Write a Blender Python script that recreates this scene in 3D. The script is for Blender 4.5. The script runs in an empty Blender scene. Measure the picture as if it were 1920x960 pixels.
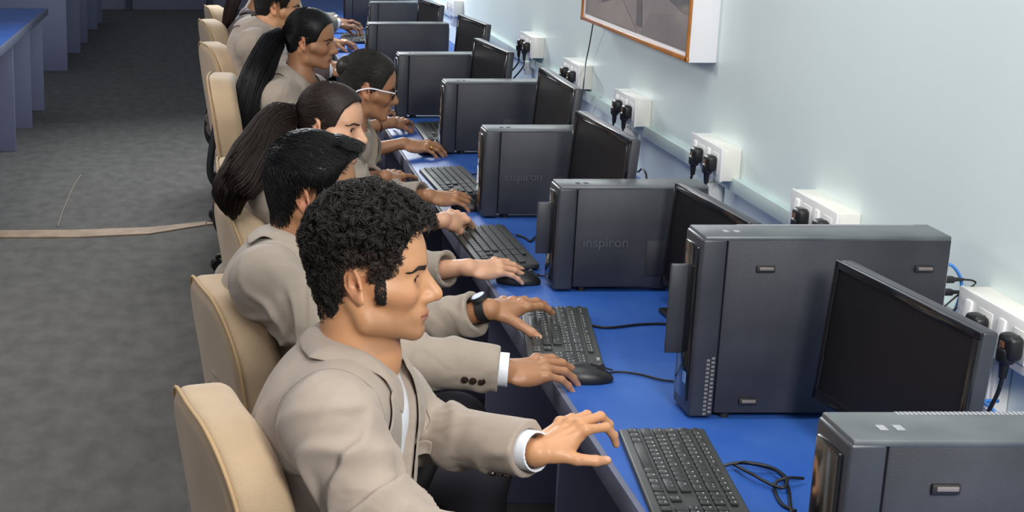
import bpy, bmesh, math, random
import numpy as np
from mathutils import Vector, Matrix
random.seed(7); rng = np.random.default_rng(11)
QUAL = 1.0                      # voxel size multiplier of the sculpted surfaces
SC = bpy.context.scene; COL = SC.collection
R = math.radians

# ------------------------------------------------------------------ camera, world, lights, exposure
F, CX, CY, HY, ZC = 2800.0, 398.0, 480.0, -245.0, 1.74
TH = math.atan((CY - HY) / F)
cam = bpy.data.cameras.new('camera'); cam_o = bpy.data.objects.new('camera', cam); COL.objects.link(cam_o)
cam_o.location = (0, 0, ZC); cam_o.rotation_euler = (math.pi / 2 - TH, 0, 0)
cam.sensor_width = 36; cam.lens = F / 1920 * 36; cam.shift_x = (960 - CX) / 1920; cam.clip_start = .05
SC.camera = cam_o
SC.view_settings.view_transform = 'Standard'; SC.view_settings.look = 'None'
SC.view_settings.exposure = 0.14; SC.view_settings.gamma = 1; SC.view_settings.use_curve_mapping = False
W = bpy.data.worlds.new('world'); SC.world = W; W.use_nodes = True
W.node_tree.nodes['Background'].inputs[0].default_value = (.80, .87, 1, 1)
W.node_tree.nodes['Background'].inputs[1].default_value = .25
def area(name, loc, target, size, power, color=(1, 1, 1), size_y=None):
    l = bpy.data.lights.new(name, 'AREA'); l.energy = power; l.color = color; l.size = size
    if size_y: l.shape = 'RECTANGLE'; l.size_y = size_y
    o = bpy.data.objects.new(name, l); COL.objects.link(o); o.location = loc
    o.rotation_euler = (Vector(target) - Vector(loc)).to_track_quat('-Z', 'Y').to_euler()
    return o
area('ceiling_light', (.3, 2.6, 2.95), (.5, 3.4, .8), 1.6, 30, (1, .98, .95))
area('flash_light', (.9, .1, 2.25), (.7, 2.8, .9), .55, 52, (1, .98, .95))
area('softbox_light', (-1.9, 1.6, 2.3), (.3, 4.2, .9), .9, 10, (1, .97, .93))
area('aisle_light', (-1.7, 4.9, 2.5), (.3, 6.0, .9), .6, 32, (1, .97, .93))
area('window_light', (.2, 9.8, 2.8), (1.42, 6.4, 1.3), 1.2, 130, (.94, .98, 1))

# ------------------------------------------------------------------ projection helper (where a photographed point stands)
_d = np.array([0, math.cos(TH), -math.sin(TH)]); _u = np.array([0, math.sin(TH), math.cos(TH)])
def at(px, py, X=None, Y=None, Z=None):
    r = _d + np.array([1., 0, 0]) * (px - CX) / F + _u * (CY - py) / F
    t = X / r[0] if X is not None else Y / r[1] if Y is not None else (Z - ZC) / r[2]
    return r * t + np.array([0, 0, ZC])
V3 = lambda *a: np.array(a, float)

# ------------------------------------------------------------------ materials
def lin(c): return tuple(((v / 255) / 12.92 if v / 255 <= .04045 else ((v / 255 + .055) / 1.055) ** 2.4) for v in c)
MATS = {}
def mat(name, rgb, rough=.5, metal=0, var=0, vscale=8, bump=0, bscale=80, attr=False, coat=0, trans=0, rgb2=None, sss=0, spec=None, sheen=0, stretch=None):
    if name in MATS: return MATS[name]
    m = bpy.data.materials.new(name); m.use_nodes = True; MATS[name] = m
    nt = m.node_tree; N = nt.nodes; L = nt.links; b = N['Principled BSDF']
    c = lin(rgb) + (1,); b.inputs['Base Color'].default_value = c
    b.inputs['Roughness'].default_value = rough; b.inputs['Metallic'].default_value = metal
    if coat: b.inputs['Coat Weight'].default_value = coat; b.inputs['Coat Roughness'].default_value = .1
    if trans: b.inputs['Transmission Weight'].default_value = trans
    if spec is not None: b.inputs['Specular IOR Level'].default_value = spec
    if sheen: b.inputs['Sheen Weight'].default_value = sheen
    if sss:
        b.inputs['Subsurface Weight'].default_value = sss; b.inputs['Subsurface Radius'].default_value = (1, .35, .2); b.inputs['Subsurface Scale'].default_value = .006
    tc = N.new('ShaderNodeTexCoord'); mp = N.new('ShaderNodeMapping'); L.new(tc.outputs['Object'], mp.inputs[0])
    if stretch: mp.inputs['Scale'].default_value = stretch
    src = None
    if attr:
        a = N.new('ShaderNodeAttribute'); a.attribute_name = 'Col'; src = a.outputs['Color']; L.new(src, b.inputs['Base Color'])
    if var or rgb2:
        n = N.new('ShaderNodeTexNoise'); n.inputs['Scale'].default_value = vscale; n.inputs['Detail'].default_value = 5; L.new(mp.outputs[0], n.inputs[0])
        rp = N.new('ShaderNodeMapRange'); rp.inputs[1].default_value = .35; rp.inputs[2].default_value = .68; L.new(n.outputs[0], rp.inputs[0])
        mx = N.new('ShaderNodeMix'); mx.data_type = 'RGBA'; L.new(rp.outputs[0], mx.inputs[0])
        if rgb2: mx.inputs[6].default_value = c; mx.inputs[7].default_value = lin(rgb2) + (1,)
        else:
            if src:
                hs = N.new('ShaderNodeHueSaturation'); hs.inputs['Value'].default_value = 1 - var; L.new(src, hs.inputs['Color']); L.new(src, mx.inputs[6]); L.new(hs.outputs[0], mx.inputs[7])
            else: mx.inputs[6].default_value = c; mx.inputs[7].default_value = tuple(v * (1 - var) for v in c[:3]) + (1,)
        L.new(mx.outputs[2], b.inputs['Base Color'])
    if bump:
        n2 = N.new('ShaderNodeTexNoise'); n2.inputs['Scale'].default_value = bscale; n2.inputs['Detail'].default_value = 4; L.new(mp.outputs[0], n2.inputs[0])
        bp = N.new('ShaderNodeBump'); bp.inputs['Strength'].default_value = bump; bp.inputs['Distance'].default_value = .002
        L.new(n2.outputs[0], bp.inputs['Height']); L.new(bp.outputs[0], b.inputs['Normal'])
    return m
M_wall = mat('pale_blue_paint', (226, 239, 237), .38, var=.05, vscale=2.2, bump=.12, bscale=30, stretch=(1, 1, .4))
M_floor = mat('grey_carpet', (100, 98, 95), .95, rgb2=(84, 82, 80), vscale=14, bump=.8, bscale=260, stretch=(1, .6, 1))
M_blue = mat('blue_laminate', (42, 86, 165), .42, rgb2=(58, 98, 170), vscale=5, bump=.03, bscale=40, spec=.25)
M_lav = mat('lavender_board', (140, 144, 178), .5, var=.08, vscale=3)
M_lavedge = mat('grey_edge_strip', (108, 112, 132), .55, spec=.25, var=.12, vscale=14)
M_case = mat('dusty_black_case', (36, 37, 43), .5, rgb2=(60, 61, 69), vscale=4.5, bump=.12, bscale=500)
M_caset = mat('dusty_grey_case_top', (74, 79, 82), .38, rgb2=(96, 101, 102), vscale=9)
M_bezel = mat('grey_black_bezel', (56, 58, 65), .4, rgb2=(44, 46, 53), vscale=9)
M_gloss = mat('gloss_black', (18, 18, 21), .12, coat=.4)
M_screen = mat('dark_screen', (20, 19, 21), .4, spec=.25)
M_black = mat('black_plastic', (26, 26, 28), .42)
M_blackm = mat('matt_black_plastic', (30, 30, 32), .6)
M_key = mat('keyboard_black', (62, 64, 63), .5, var=.1, vscale=40)
M_keyc = mat('keycap_black', (50, 52, 51), .42)
M_legend = mat('key_legend_white', (190, 190, 190), .5)
M_white = mat('cream_white_plastic', (236, 234, 224), .32, var=.04, vscale=9)
M_plate = mat('white_plate_plastic', (240, 240, 238), .25)
M_trunk = mat('painted_trunking', (190, 212, 212), .4)
M_cable = mat('black_cable', (24, 24, 26), .45)
M_bcable = mat('blue_cable', (70, 135, 215), .45)
M_chair = mat('beige_chair_fabric', (186, 161, 130), .9, var=.10, vscale=10, bump=.5, bscale=300, sheen=.2)
M_chrome = mat('chrome', (190, 190, 190), .2, metal=1)
M_skirt = mat('silver_print', (150, 152, 156), .4)
M_textdk = mat('embossed_grey_print', (76, 79, 87), .4)
M_orange = mat('orange_wood_trim', (190, 122, 52), .35, var=.3, vscale=14, coat=.3)
M_strip = mat('beige_floor_strip', (168, 142, 116), .6, rgb2=(140, 116, 92), vscale=9)
M_door = mat('pale_lavender_door', (150, 152, 176), .5)

def thin_glass():
    m = bpy.data.materials.new('clear_glass'); m.use_nodes = True; N = m.node_tree.nodes; L = m.node_tree.links; N.remove(N['Principled BSDF'])
    t = N.new('ShaderNodeBsdfTransparent'); g = N.new('ShaderNodeBsdfGlossy'); g.inputs['Roughness'].default_value = .06; x = N.new('ShaderNodeMixShader'); x.inputs[0].default_value = .10
    L.new(t.outputs[0], x.inputs[1]); L.new(g.outputs[0], x.inputs[2]); L.new(x.outputs[0], N['Material Output'].inputs[0]); return m
M_glass = thin_glass()
# ------------------------------------------------------------------ object helpers
def setp(o, label=None, cat=None, group=None, kind=None):
    if label: o['label'] = label
    if cat: o['category'] = cat
    if group: o['group'] = group
    if kind: o['kind'] = kind
    return o
def root(name, loc, label, cat, group=None, rz=0):
    o = bpy.data.objects.new(name, None); o.empty_display_size = .05; COL.objects.link(o)
    o.location = loc; o.rotation_euler = (0, 0, rz); return setp(o, label, cat, group)
def put(name, me, m, parent=None, world=False):
    """link a mesh; world=True: its coordinates are world coordinates, kept under the parent"""
    o = bpy.data.objects.new(name, me); COL.objects.link(o)
    if m:
        for q in (m if isinstance(m, (list, tuple)) else [m]): me.materials.append(q)
    if parent:
        o.parent = parent
        if world: o.matrix_parent_inverse = mworld(parent).inverted()
    return o
def mworld(o):
    m = Matrix.LocRotScale(o.location, o.rotation_euler, o.scale)
    return (mworld(o.parent) @ o.matrix_parent_inverse @ m) if o.parent else m
class MB:
    def __init__(s): s.bm = bmesh.new()
    def _x(s, geom_verts, M):
        bmesh.ops.transform(s.bm, matrix=M, verts=geom_verts)
    def box(s, c, d, rot=(0, 0, 0), bev=0, seg=2, mi=0):
        r = bmesh.ops.create_cube(s.bm, size=1); vs = r['verts']
        bmesh.ops.scale(s.bm, vec=d, verts=vs)
        fs = {f for v in vs for f in v.link_faces}
        if bev:
            es = list({e for v in vs for e in v.link_edges})
            rr = bmesh.ops.bevel(s.bm, geom=es, offset=bev, segments=seg, affect='EDGES', profile=.5)
            vs = list({v for f in rr['faces'] for v in f.verts} | {v for v in vs if v.is_valid}); fs = {f for v in vs for f in v.link_faces}
        for f in fs: f.material_index = mi
        from mathutils import Euler
        s._x(vs, Matrix.Translation(c) @ Euler(rot).to_matrix().to_4x4()); return s
    def cyl(s, a, b, r1, r2=None, seg=16, mi=0):
        a = Vector(a); b = Vector(b); r2 = r1 if r2 is None else r2
        r = bmesh.ops.create_cone(s.bm, cap_ends=True, segments=seg, radius1=r1, radius2=r2, depth=(b - a).length)
        for v in r['verts']:
            for f in v.link_faces: f.material_index = mi
        s._x(r['verts'], Matrix.Translation((a + b) / 2) @ (b - a).to_track_quat('Z', 'Y').to_matrix().to_4x4()); return s
    def poly(s, pts, thick, axis=(0, 0, 1), mi=0):
        ax = Vector(axis) * thick
        a = [s.bm.verts.new(p) for p in pts]; b = [s.bm.verts.new(Vector(p) + ax) for p in pts]
        n = len(a); fs = [s.bm.faces.new(a[::-1]), s.bm.faces.new(b)]
        fs += [s.bm.faces.new((a[i], a[(i + 1) % n], b[(i + 1) % n], b[i])) for i in range(n)]
        for f in fs: f.material_index = mi
        return s
    def mesh(s, name='m', smooth=True):
        bmesh.ops.recalc_face_normals(s.bm, faces=s.bm.faces[:])
        me = bpy.data.meshes.new(name); s.bm.to_mesh(me); s.bm.free()
        if smooth:
            me.polygons.foreach_set('use_smooth', [True] * len(me.polygons)); me.set_sharp_from_angle(angle=R(35))
        return me
def npmesh(name, v, f, smooth=True, col=None):
    me = bpy.data.meshes.new(name); v = np.asarray(v, np.float32); f = np.asarray(f, np.int32)
    me.vertices.add(len(v)); me.vertices.foreach_set('co', v.ravel())
    me.loops.add(f.size); me.loops.foreach_set('vertex_index', f.ravel())
    me.polygons.add(len(f)); me.polygons.foreach_set('loop_start', np.arange(0, f.size, f.shape[1], dtype=np.int32))
    if smooth: me.polygons.foreach_set('use_smooth', np.ones(len(f), bool))
    me.update(calc_edges=True); me.validate()
    if col is not None:
        a = me.color_attributes.new('Col', 'FLOAT_COLOR', 'POINT')
        a.data.foreach_set('color', np.concatenate([col, np.ones((len(col), 1))], 1).astype(np.float32).ravel())
    return me
def smoothpath(pts, n=8):
    P = [np.array(p, float) for p in pts]; P = [2 * P[0] - P[1]] + P + [2 * P[-1] - P[-2]]; out = []
    for i in range(1, len(P) - 2):
        for k in range(n):
            t = k / n; a, b, c, d = P[i - 1:i + 3]
            out.append(.5 * ((2 * b) + (c - a) * t + (2 * a - 5 * b + 4 * c - d) * t * t + (-a + 3 * b - 3 * c + d) * t ** 3))
    out.append(P[-2]); return np.array(out)
def tubes(paths, rad, sides=4):
    """paths (N,S,3), rad scalar / (S,) / (N,S) -> verts, quads"""
    P = np.asarray(paths, float); N, S, _ = P.shape
    T = np.gradient(P, axis=1); T /= np.linalg.norm(T, axis=2, keepdims=True) + 1e-12
    ref = np.zeros_like(T); ref[:] = (.31, .17, .94); bad = np.abs((T * ref).sum(2)) > .93; ref[bad] = (.9, -.3, .2)
    U = np.cross(T, ref); U /= np.linalg.norm(U, axis=2, keepdims=True) + 1e-12; Vv = np.cross(T, U)
    rad = np.broadcast_to(np.asarray(rad, float), (N, S))[..., None]
    rings = [P + rad * (U * math.cos(a) + Vv * math.sin(a)) for a in np.arange(sides) * 2 * math.pi / sides]
    v = np.stack(rings, 2).reshape(-1, 3)
    base = (np.arange(N)[:, None, None] * S + np.arange(S - 1)[None, :, None]) * sides; k = np.arange(sides)[None, None, :]; k2 = (k + 1) % sides
    f = np.stack([base + k, base + k2, base + sides + k2, base + sides + k], -1).reshape(-1, 4)
    return v, f
def tube_obj(name, pts, r, m, parent=None, sides=8, n=8, world=False):
    v, f = tubes(smoothpath(pts, n)[None], r, sides); return put(name, npmesh(name, v, f), m, parent, world)
def text_mesh(s, size, ext=.0006):
    cu = bpy.data.curves.new('t', 'FONT'); cu.body = s; cu.size = size; cu.extrude = ext; cu.align_x = 'CENTER'; cu.align_y = 'CENTER'
    o = bpy.data.objects.new('t', cu); me = bpy.data.meshes.new_from_object(o)
    bpy.data.objects.remove(o); bpy.data.curves.remove(cu); return me
def xf(me, M): me.transform(M); return me

# ------------------------------------------------------------------ room
XW, DZ = 1.42, .75
def struct(name, me, m): return setp(put(name, me, m), kind='structure')
struct('floor', MB().box((-.8, 9.0, -.025), (5.0, 21.2, .05)).mesh(), M_floor)
struct('wall_right', MB().box((XW + .06, 9.0, 1.5), (.12, 21.2, 3.0)).mesh(), M_wall)
struct('wall_far', MB().box((-.8, 19.42, 1.5), (4.44, .12, 3.0)).mesh(), M_door)
struct('wall_left', MB().box((-3.36, 9.0, 1.5), (.12, 21.2, 3.0)).mesh(), M_door)
d = MB(); d.box((-.55, 19.33, 1.05), (.95, .05, 2.1), bev=.004); struct('door_1', d.mesh(), M_door)
d = MB()
for x in (-1.07, -.03): d.box((x, 19.32, 1.07), (.07, .08, 2.14), bev=.004)
d.box((-.55, 19.32, 2.15), (1.11, .08, .07), bev=.004); struct('trim_1', d.mesh(), M_lavedge)
struct('baseboard_right', MB().box((XW - .006, 9.0, .05), (.012, 21, .1), bev=.002).mesh(), M_trunk)

# threshold strip and cord scrap on the carpet
p = [at(0, 448, Z=0), at(150, 446, Z=0), at(280, 440, Z=0), at(386, 423, Z=0), at(386, 417, Z=0), at(280, 428, Z=0), at(140, 433, Z=0), at(0, 436, Z=0)]
p[0] = p[0] + V3(-.9, 0, 0); p[-1] = p[-1] + V3(-.9, 0, 0)
o = put('floor_strip', MB().poly([tuple(q + V3(0, 0, .0005)) for q in p], .006).mesh(smooth=False), M_strip); setp(o, 'long tan tape strip tapering across the grey carpet of the aisle', 'floor strip')
p = [at(388, 423, Z=0), at(402, 421, Z=0), at(402, 417, Z=0), at(388, 418, Z=0)]
o = put('floor_strip', MB().poly([tuple(q + V3(0, 0, .0005)) for q in p], .006).mesh(smooth=False), M_strip); setp(o, 'short loose end of tan strip on the carpet beside the chairs', 'floor strip')
o = tube_obj('thread', [at(x, y, Z=.003) for x, y in ((108, 425), (118, 395), (131, 365), (140, 345), (152, 328))], .0028, mat('pale_thread', (150, 138, 120), .8)); setp(o, 'thin pale thread lying on the carpet beyond the tan strip', 'thread')

# ------------------------------------------------------------------ desks
XE = .68
YT0, YT1 = .9, 14.0
rd = root('desk', (XE, YT0, 0), 'long blue laminate desk along the pale blue wall carrying the computers', 'desk')
put('desktop', MB().box((XE + .01 + (XW - XE - .012) / 2, (YT0 + YT1) / 2, DZ - .0125), (XW - XE - .012, YT1 - YT0, .025), bev=.0015).mesh(), M_blue, rd, True)
put('edge_strip', MB().box((XE + .005, (YT0 + YT1) / 2, DZ - .0225), (.012, YT1 - YT0, .045), bev=.002).mesh(), M_lavedge, rd, True)
for i in range(15):
    y = 1.35 + .86 * i
    put('support_panel', MB().box(((XE + .08 + XW) / 2, y, .3625), (XW - XE - .085, .02, .724), bev=.0015).mesh(), M_lav, rd, True)
put('back_panel', MB().box((XW - .05, (YT0 + YT1) / 2, .45), (.016, YT1 - YT0, .5)).mesh(), M_lav, rd, True)

def left_desk(y0, y1, xr, ys, label):
    r_ = root('desk', (xr - .3, y0, 0), label, 'desk', None)
    put('desktop', MB().box((xr - .36, (y0 + y1) / 2, .735), (.70, y1 - y0, .03), bev=.002).mesh(), M_blue, r_, True)
    put('edge_strip', MB().box((xr - .004, (y0 + y1) / 2, .73), (.014, y1 - y0 + .01, .05), bev=.002).mesh(), M_lavedge, r_, True)
    put('edge_strip', MB().box((xr - .36, y1 + .004, .73), (.70, .012, .05), bev=.002).mesh(), M_lavedge, r_, True)
    for y in ys: put('support_panel', MB().box((xr - .36, y, .355), (.64, .02, .71), bev=.0015).mesh(), M_lav, r_, True)
left_desk(6.4, 11.08, -1.21, (6.6, 7.5, 8.44, 9.38, 10.27, 11.05), 'blue topped desk on pale lavender panels left of the aisle, nearer one')
left_desk(13.28, 17.9, -1.25, (13.32, 14.66, 15.55, 16.88, 17.6), 'lavender panelled desk left of the aisle, farther one beyond the gap')

# ------------------------------------------------------------------ computer towers
def tower(p_bl, px_right, L, H, Wd, label, style, text=None, flap=False, rz=0):
    """p_bl: near lower front corner on the desk; local frame x to the wall, y away, z up"""
    t = root('computer_tower', tuple(p_bl), label, 'computer tower', None, rz)
    b = MB(); b.box((L / 2 + .022, Wd / 2, H / 2 + .006), (L - .044, Wd - .002, H - .012), bev=.004); put('case', b.mesh(), M_case, t)
    b = MB(); b.box((L / 2, Wd / 2, H + .001), (L - .002, Wd + .001, .010), bev=.004)
    if style == 'mid':
        for k in range(60): b.box((.09 + k * (L - .12) / 60, Wd - .008, H + .0055), (.004, .010, .002), mi=1)
    put('top_cover', b.mesh(), [M_caset, M_skirt], t)
    b = MB(); b.box((.020, Wd / 2, H / 2 + .003), (.046, Wd + .002, H - .004), bev=.006, seg=3)
    if style == 'mid':
        for k in range(14):
            for q in range(2): b.box((.026 + q * .009, -.0004, .012 + k * .008 + q * .004), (.006, .002, .0045), mi=1)
    put('front_bezel', b.mesh(), [M_bezel, mat('dusty_vent_dots', (122, 120, 118), .6)], t)
    b = MB(); b.box((-.004, Wd / 2, H * .52), (.008, Wd * .74, H * .86), bev=.003); put('front_panel', b.mesh(), M_gloss, t)
    for x in (.07, L - .06):
        for y in (.02, Wd - .02): put('foot', MB().cyl((x, y, 0), (x, y, .012), .010).mesh(), M_blackm, t)
    if style == 'mid':
        for (x, z) in ((.115, H - .055), (L - .045, H - .055), (.105, .036)):
            b = MB(); b.box((x, -.001, z), (.034, .006, .013), bev=.002); b.box((x + .001, -.004, z + .001), (.026, .003, .006), bev=.001, mi=1)
            put('latch', b.mesh(), [M_blackm, mat('worn_grey_latch', (120, 112, 108), .4)], t)
        b = MB(); b.box((-.0085, Wd * .25, H * .22), (.001, .016, .02)); put('sticker', b.mesh(), mat('pale_blue_sticker', (110, 150, 200), .3), t)
    else:
        b = MB(); b.box((L * .72, -.0002, H * .33), (L * .22, .0012, H * .34), bev=.0005); put('vent_patch', b.mesh(), mat('vent_mesh_dark', (36, 36, 42), .6), t)
    for k in range(2):
        b = MB(); b.box((.05 + k * .02, Wd * .4, H + .0064), (.010, .016, .0006)); put('port', b.mesh(), M_skirt if style == 'mid' else M_blackm, t)
    if text:
        me = text_mesh(text, .034); xf(me, Matrix.Translation((L * .33, -.0005, H * .48)) @ Matrix.Rotation(math.pi / 2, 4, 'X')); put('brand_lettering', me, M_textdk, t)
    if flap:
        b = MB(); b.box((-.022, Wd * .55, H * .58), (.036, .008, H * .50), bev=.003); put('drive_flap', b.mesh(), M_bezel, t)
    # rear connector plate
    b = MB(); b.box((L + .001, Wd / 2, H * .5), (.004, Wd * .8, H * .85)); put('rear_plate', b.mesh(), M_chrome, t)
    return t
TW = []
TW.append(tower(V3(.741, 1.62, DZ), 0, .45, .345, .094, 'dark computer tower cut by the lower right corner, white flecks along its top edge', 'mid'))
TW.append(tower(V3(.886, 2.61, DZ), 0, .447, .345, .094, 'big dusty dark computer tower with side latches behind the nearest monitor', 'mid', flap=True))
TW.append(tower(V3(.826, 3.474, DZ), 0, .355, .256, .088, 'dark slim computer tower with raised lettering behind the big latched tower', 'slim', 'inspiron', True))
TW.append(tower(V3(.790, 4.259, DZ), 0, .345, .258, .088, 'dark slim lettered computer tower, further of the two with raised lettering', 'slim', 'inspiron'))
TW.append(tower(V3(.826, 5.272, DZ), 0, .345, .256, .088, 'plain dark slim tower behind the hand wearing a gold ring', 'slim'))
TW.append(tower(V3(.758, 6.077, DZ), 0, .335, .258, .088, 'plain dark slim tower right of the glasses, at the pink nailed hand', 'slim'))
for (px, py, px2, Y, lb) in ((691, 46, 842, 7.35, 'grey slim tower with bright top edge behind the head with glasses'),
                             (695, 6, 783, 8.35, 'dark slim tower at the top of the frame beside a small leaning monitor'),
                             (642, -22, 700, 7.9, 'black tower at desk edge above the farthest hand at the top of the frame')):
    a = at(px, py, Y=Y); L_ = (px2 - px) * (a[1] * .97 + .2) / F
    if Y == 7.9: L_ = .34; a[2] = DZ + .33; Y = 8.9; a = V3(at(642, 50, Z=DZ)[0], at(665, 56, Z=DZ)[1], DZ + .33)
    TW.append(tower(V3(a[0], a[1], DZ), 0, max(L_, .2), a[2] - DZ, .088, lb, 'slim'))

# ------------------------------------------------------------------ monitors
def monitor(pf, pn, ztop, h, label, rx=0.0):
    """pf / pn: far and near top corners (x, y) of the screen side; panel runs between them, facing the chairs"""
    a = Vector((pf[0], pf[1], 0)); b = Vector((pn[0], pn[1], 0)); w = (a - b).length; c = (a + b) / 2
    ang = math.atan2(b.y - a.y, b.x - a.x) + math.pi / 2           # local +y runs far -> local x = wall side
    t = root('monitor', (c.x, c.y, DZ), label, 'monitor', None, ang)
    zt = ztop - DZ; zc = zt - h / 2; tilt = (0, rx, 0)
    b_ = MB(); b_.box((.014, 0, zc), (.026, w, h), tilt, bev=.005, seg=3); put('housing', b_.mesh(), M_bezel, t)
    fr = MB(); bw = .014
    for (y, z, dy, dz) in ((w / 2 - bw / 2, 0, bw, h), (-w / 2 + bw / 2, 0, bw, h), (0, h / 2 - bw / 2, w, bw), (0, -h / 2 + bw * .8, w, bw * 1.6)):
        fr.box((-.0005 + z * math.tan(rx), y, zc + z), (.008, dy, dz), tilt, bev=.002)
    put('bezel', fr.mesh(), M_gloss, t)
    b_ = MB(); b_.box((.0015, 0, zc), (.005, w - .02, h - .03), tilt); put('screen', b_.mesh(), M_screen, t)
    b_ = MB(); b_.box((.035, 0, zc), (.03, w * .6, h * .6), tilt, bev=.01); put('rear_cover', b_.mesh(), M_blackm, t)
    b_ = MB(); b_.box((.062, 0, (zc + .01) / 2), (.022, .07, zc + .01), bev=.006); put('stand_neck', b_.mesh(), M_black, t)
    b_ = MB(); b_.box((.03, 0, .007), (.16, .22, .012), bev=.005, seg=3); put('stand_base', b_.mesh(), M_black, t)
    b_ = MB(); b_.box((-.005, -w / 2 + .02, zc - h / 2 + .03), (.002, .012, .012), bev=.0008); put('power_button', b_.mesh(), M_bezel, t)
    return t
MON = []
def mon2(ptf, ptn, Yf, ztop, h, label, rx=R(4)):
    """top corners by photo point; far corner at depth Yf, both at one height"""
    ztop = at(*ptf, Y=Yf)[2]; A = at(*ptf, Z=ztop); B = at(*ptn, Z=ztop); return monitor(A, B, ztop, h, label, rx)
MON.append(mon2((1562, 487), (1832, 624), 2.5, 1.085, .252, 'black monitor nearest the camera, its dark screen in front of the big latched tower'))
MON.append(mon2((1262, 343), (1400, 418), 3.4, 1.035, .245, 'black monitor behind the big latched tower, second from the camera'))
MON.append(mon2((1076, 207), (1177, 262), 4.1, 1.045, .245, 'black monitor beside the further lettered slim tower, third from the camera'))
MON.append(mon2((1008, 126), (1072, 167), 4.9, 1.045, .24, 'black monitor below the twin plugs, fourth from the camera'))
MON.append(mon2((886, 71), (948, 98), 5.98, 1.05, .24, 'brownish black monitor behind the tower by the pink nailed hand'))
MON.append(mon2((857, 27), (907, 46), 6.9, 1.06, .24, 'monitor standing just left of the farthest visible twin plugs'))
MON.append(mon2((783, -2), (822, 10), 7.9, 1.06, .22, 'small leaning monitor at the top of the frame beside cream wall box'))

# ------------------------------------------------------------------ keyboards
KW, KD = .43, .15
def key_layout():
    ks = []; u = .0188
    rows = [(0, [1] * 15), (1, [1] * 13 + [2]), (2, [1.5] + [1] * 12 + [1.5]), (3, [1.75] + [1] * 11 + [2.25]), (4, [2.25] + [1] * 10 + [2.75]), (5, [1.25, 1.25, 1.25, 6, 1.25, 1.25, 1.25, 1.5])]
    for r_, ws in rows:
        x = .010; z = .128 - r_ * .0215
        for w_ in ws:
            s_ = u * (15 / sum(ws)) if r_ else u
            ks.append((x + w_ * s_ / 2, z, w_ * s_ - .003, .0165 if r_ else .011)); x += w_ * s_
    for i in range(3):
        for j in range(3): ks.append((.304 + j * .0165, .128 - i * .0215, .0140, .0165 if i else .011))
    for (i, j) in ((4, 1), (5, 0), (5, 1), (5, 2)): ks.append((.304 + j * .0165, .128 - i * .0215, .0140, .0165))
    for i in range(1, 6):
        for j in range(4):
            if (i, j) not in ((3, 3), (5, 3), (5, 1)): ks.append((.359 + j * .0175, .128 - i * .0215, .0145, .0165))
    return ks
KEYS = key_layout()
_kc = {}
def keycap(w_, d_, sym):
    k = (round(w_, 4), round(d_, 4), sym)
    if k not in _kc:
        b = MB(); b.box((0, 0, .0035), (w_, d_, .005), bev=.0014)
        if sym:
            b.box((-w_ * .15, d_ * .15, .0061), (.0030, .0030 if sym == 1 else .0012, .0004), mi=1)
            if sym == 2: b.box((w_ * .1, d_ * .15, .0061), (.0014, .0030, .0004), mi=1)
        me = b.mesh('key'); me.materials.append(M_keyc); me.materials.append(M_legend); _kc[k] = me
    return _kc[k]
def keyboard(pc, rz, label, detail, scale=1.0):
    """pc: centre on the desk. local x along the long side (esc to number pad), local y towards the monitors"""
    t = root('keyboard', tuple(pc), label, 'keyboard', None, rz); t.scale = (scale,) * 3
    b = MB(); b.box((0, 0, .009), (KW, KD, .014), (R(3), 0, 0), bev=.004, seg=3); b.box((0, KD / 2 - .012, .006), (KW * .8, .012, .012)); put('base', b.mesh(), M_key, t)
    sl = math.tan(R(3)); rest = None
    allk = MB() if not detail else None; n = 0
    rr = random.Random(3)
    for (x, y, w_, d_) in KEYS:
        X, Y = x - KW / 2, y - KD / 2 + .002; z = .0155 + Y * sl
        if detail and n < 100:
            o = put('key', keycap(w_, d_, 0 if w_ > .06 else rr.choice((0, 1, 2))), None, t); o.location = (X, Y, z); o.rotation_euler = (R(3), 0, 0)
        else:
            if detail and rest is None: rest = MB()
            q = rest if detail else allk; q.box((X, Y, z + .0035), (w_, d_, .005), (R(3), 0, 0), bev=.001, seg=1)
        n += 1
    if rest: o = put('key', rest.mesh(), M_keyc, t); o['kind'] = 'stuff'
    if allk: o = put('key_block', allk.mesh(), M_keyc, t); o['kind'] = 'stuff'
    if detail:
        me = text_mesh('DELL', .0095, .0003); xf(me, Matrix.Translation((KW / 2 - .045, KD / 2 - .014 + .004, .0205))); put('logo', me, M_legend, t)
    return t
def kb_from(fl, fr, nl, label, detail):
    """photo points: far end at user side, far end at monitor side, near end at user side"""
    a, b, c = (at(*q, Z=DZ + .016) for q in (fl, fr, nl)); along = (c - a); along[2] = 0; L_ = np.linalg.norm(along); along /= L_
    ctr = a + along * KW / 2 + np.cross(V3(0, 0, 1), along) * KD / 2
    rz = math.atan2(along[1], along[0]); ctr[2] = DZ
    return keyboard(ctr, rz, label, detail)
KB = [kb_from((1160, 800), (1295, 785), (1228, 968), 'black keyboard nearest the camera under the stretched fingers of the curly haired man', True),
      kb_from((976, 573), (1080, 558), (990, 669), 'black keyboard under the hand with the black wristwatch', True),
      kb_from((846, 424), (922, 410), (898, 492), 'black keyboard just behind the black wristwatch, below the curled fingers', False),
      kb_from((786, 314), (856, 303), (826, 358), 'black keyboard with no fingers on it, between the further lettered tower and desk edge', False),
      kb_from((776, 229), (838, 219), (800, 264), 'black keyboard partly behind a slim tower at the gold ringed hand', False),
      kb_from((640, 62), (700, 56), (636, 84), 'grey black keyboard at the farthest hand near the top of the frame', False)]

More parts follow.
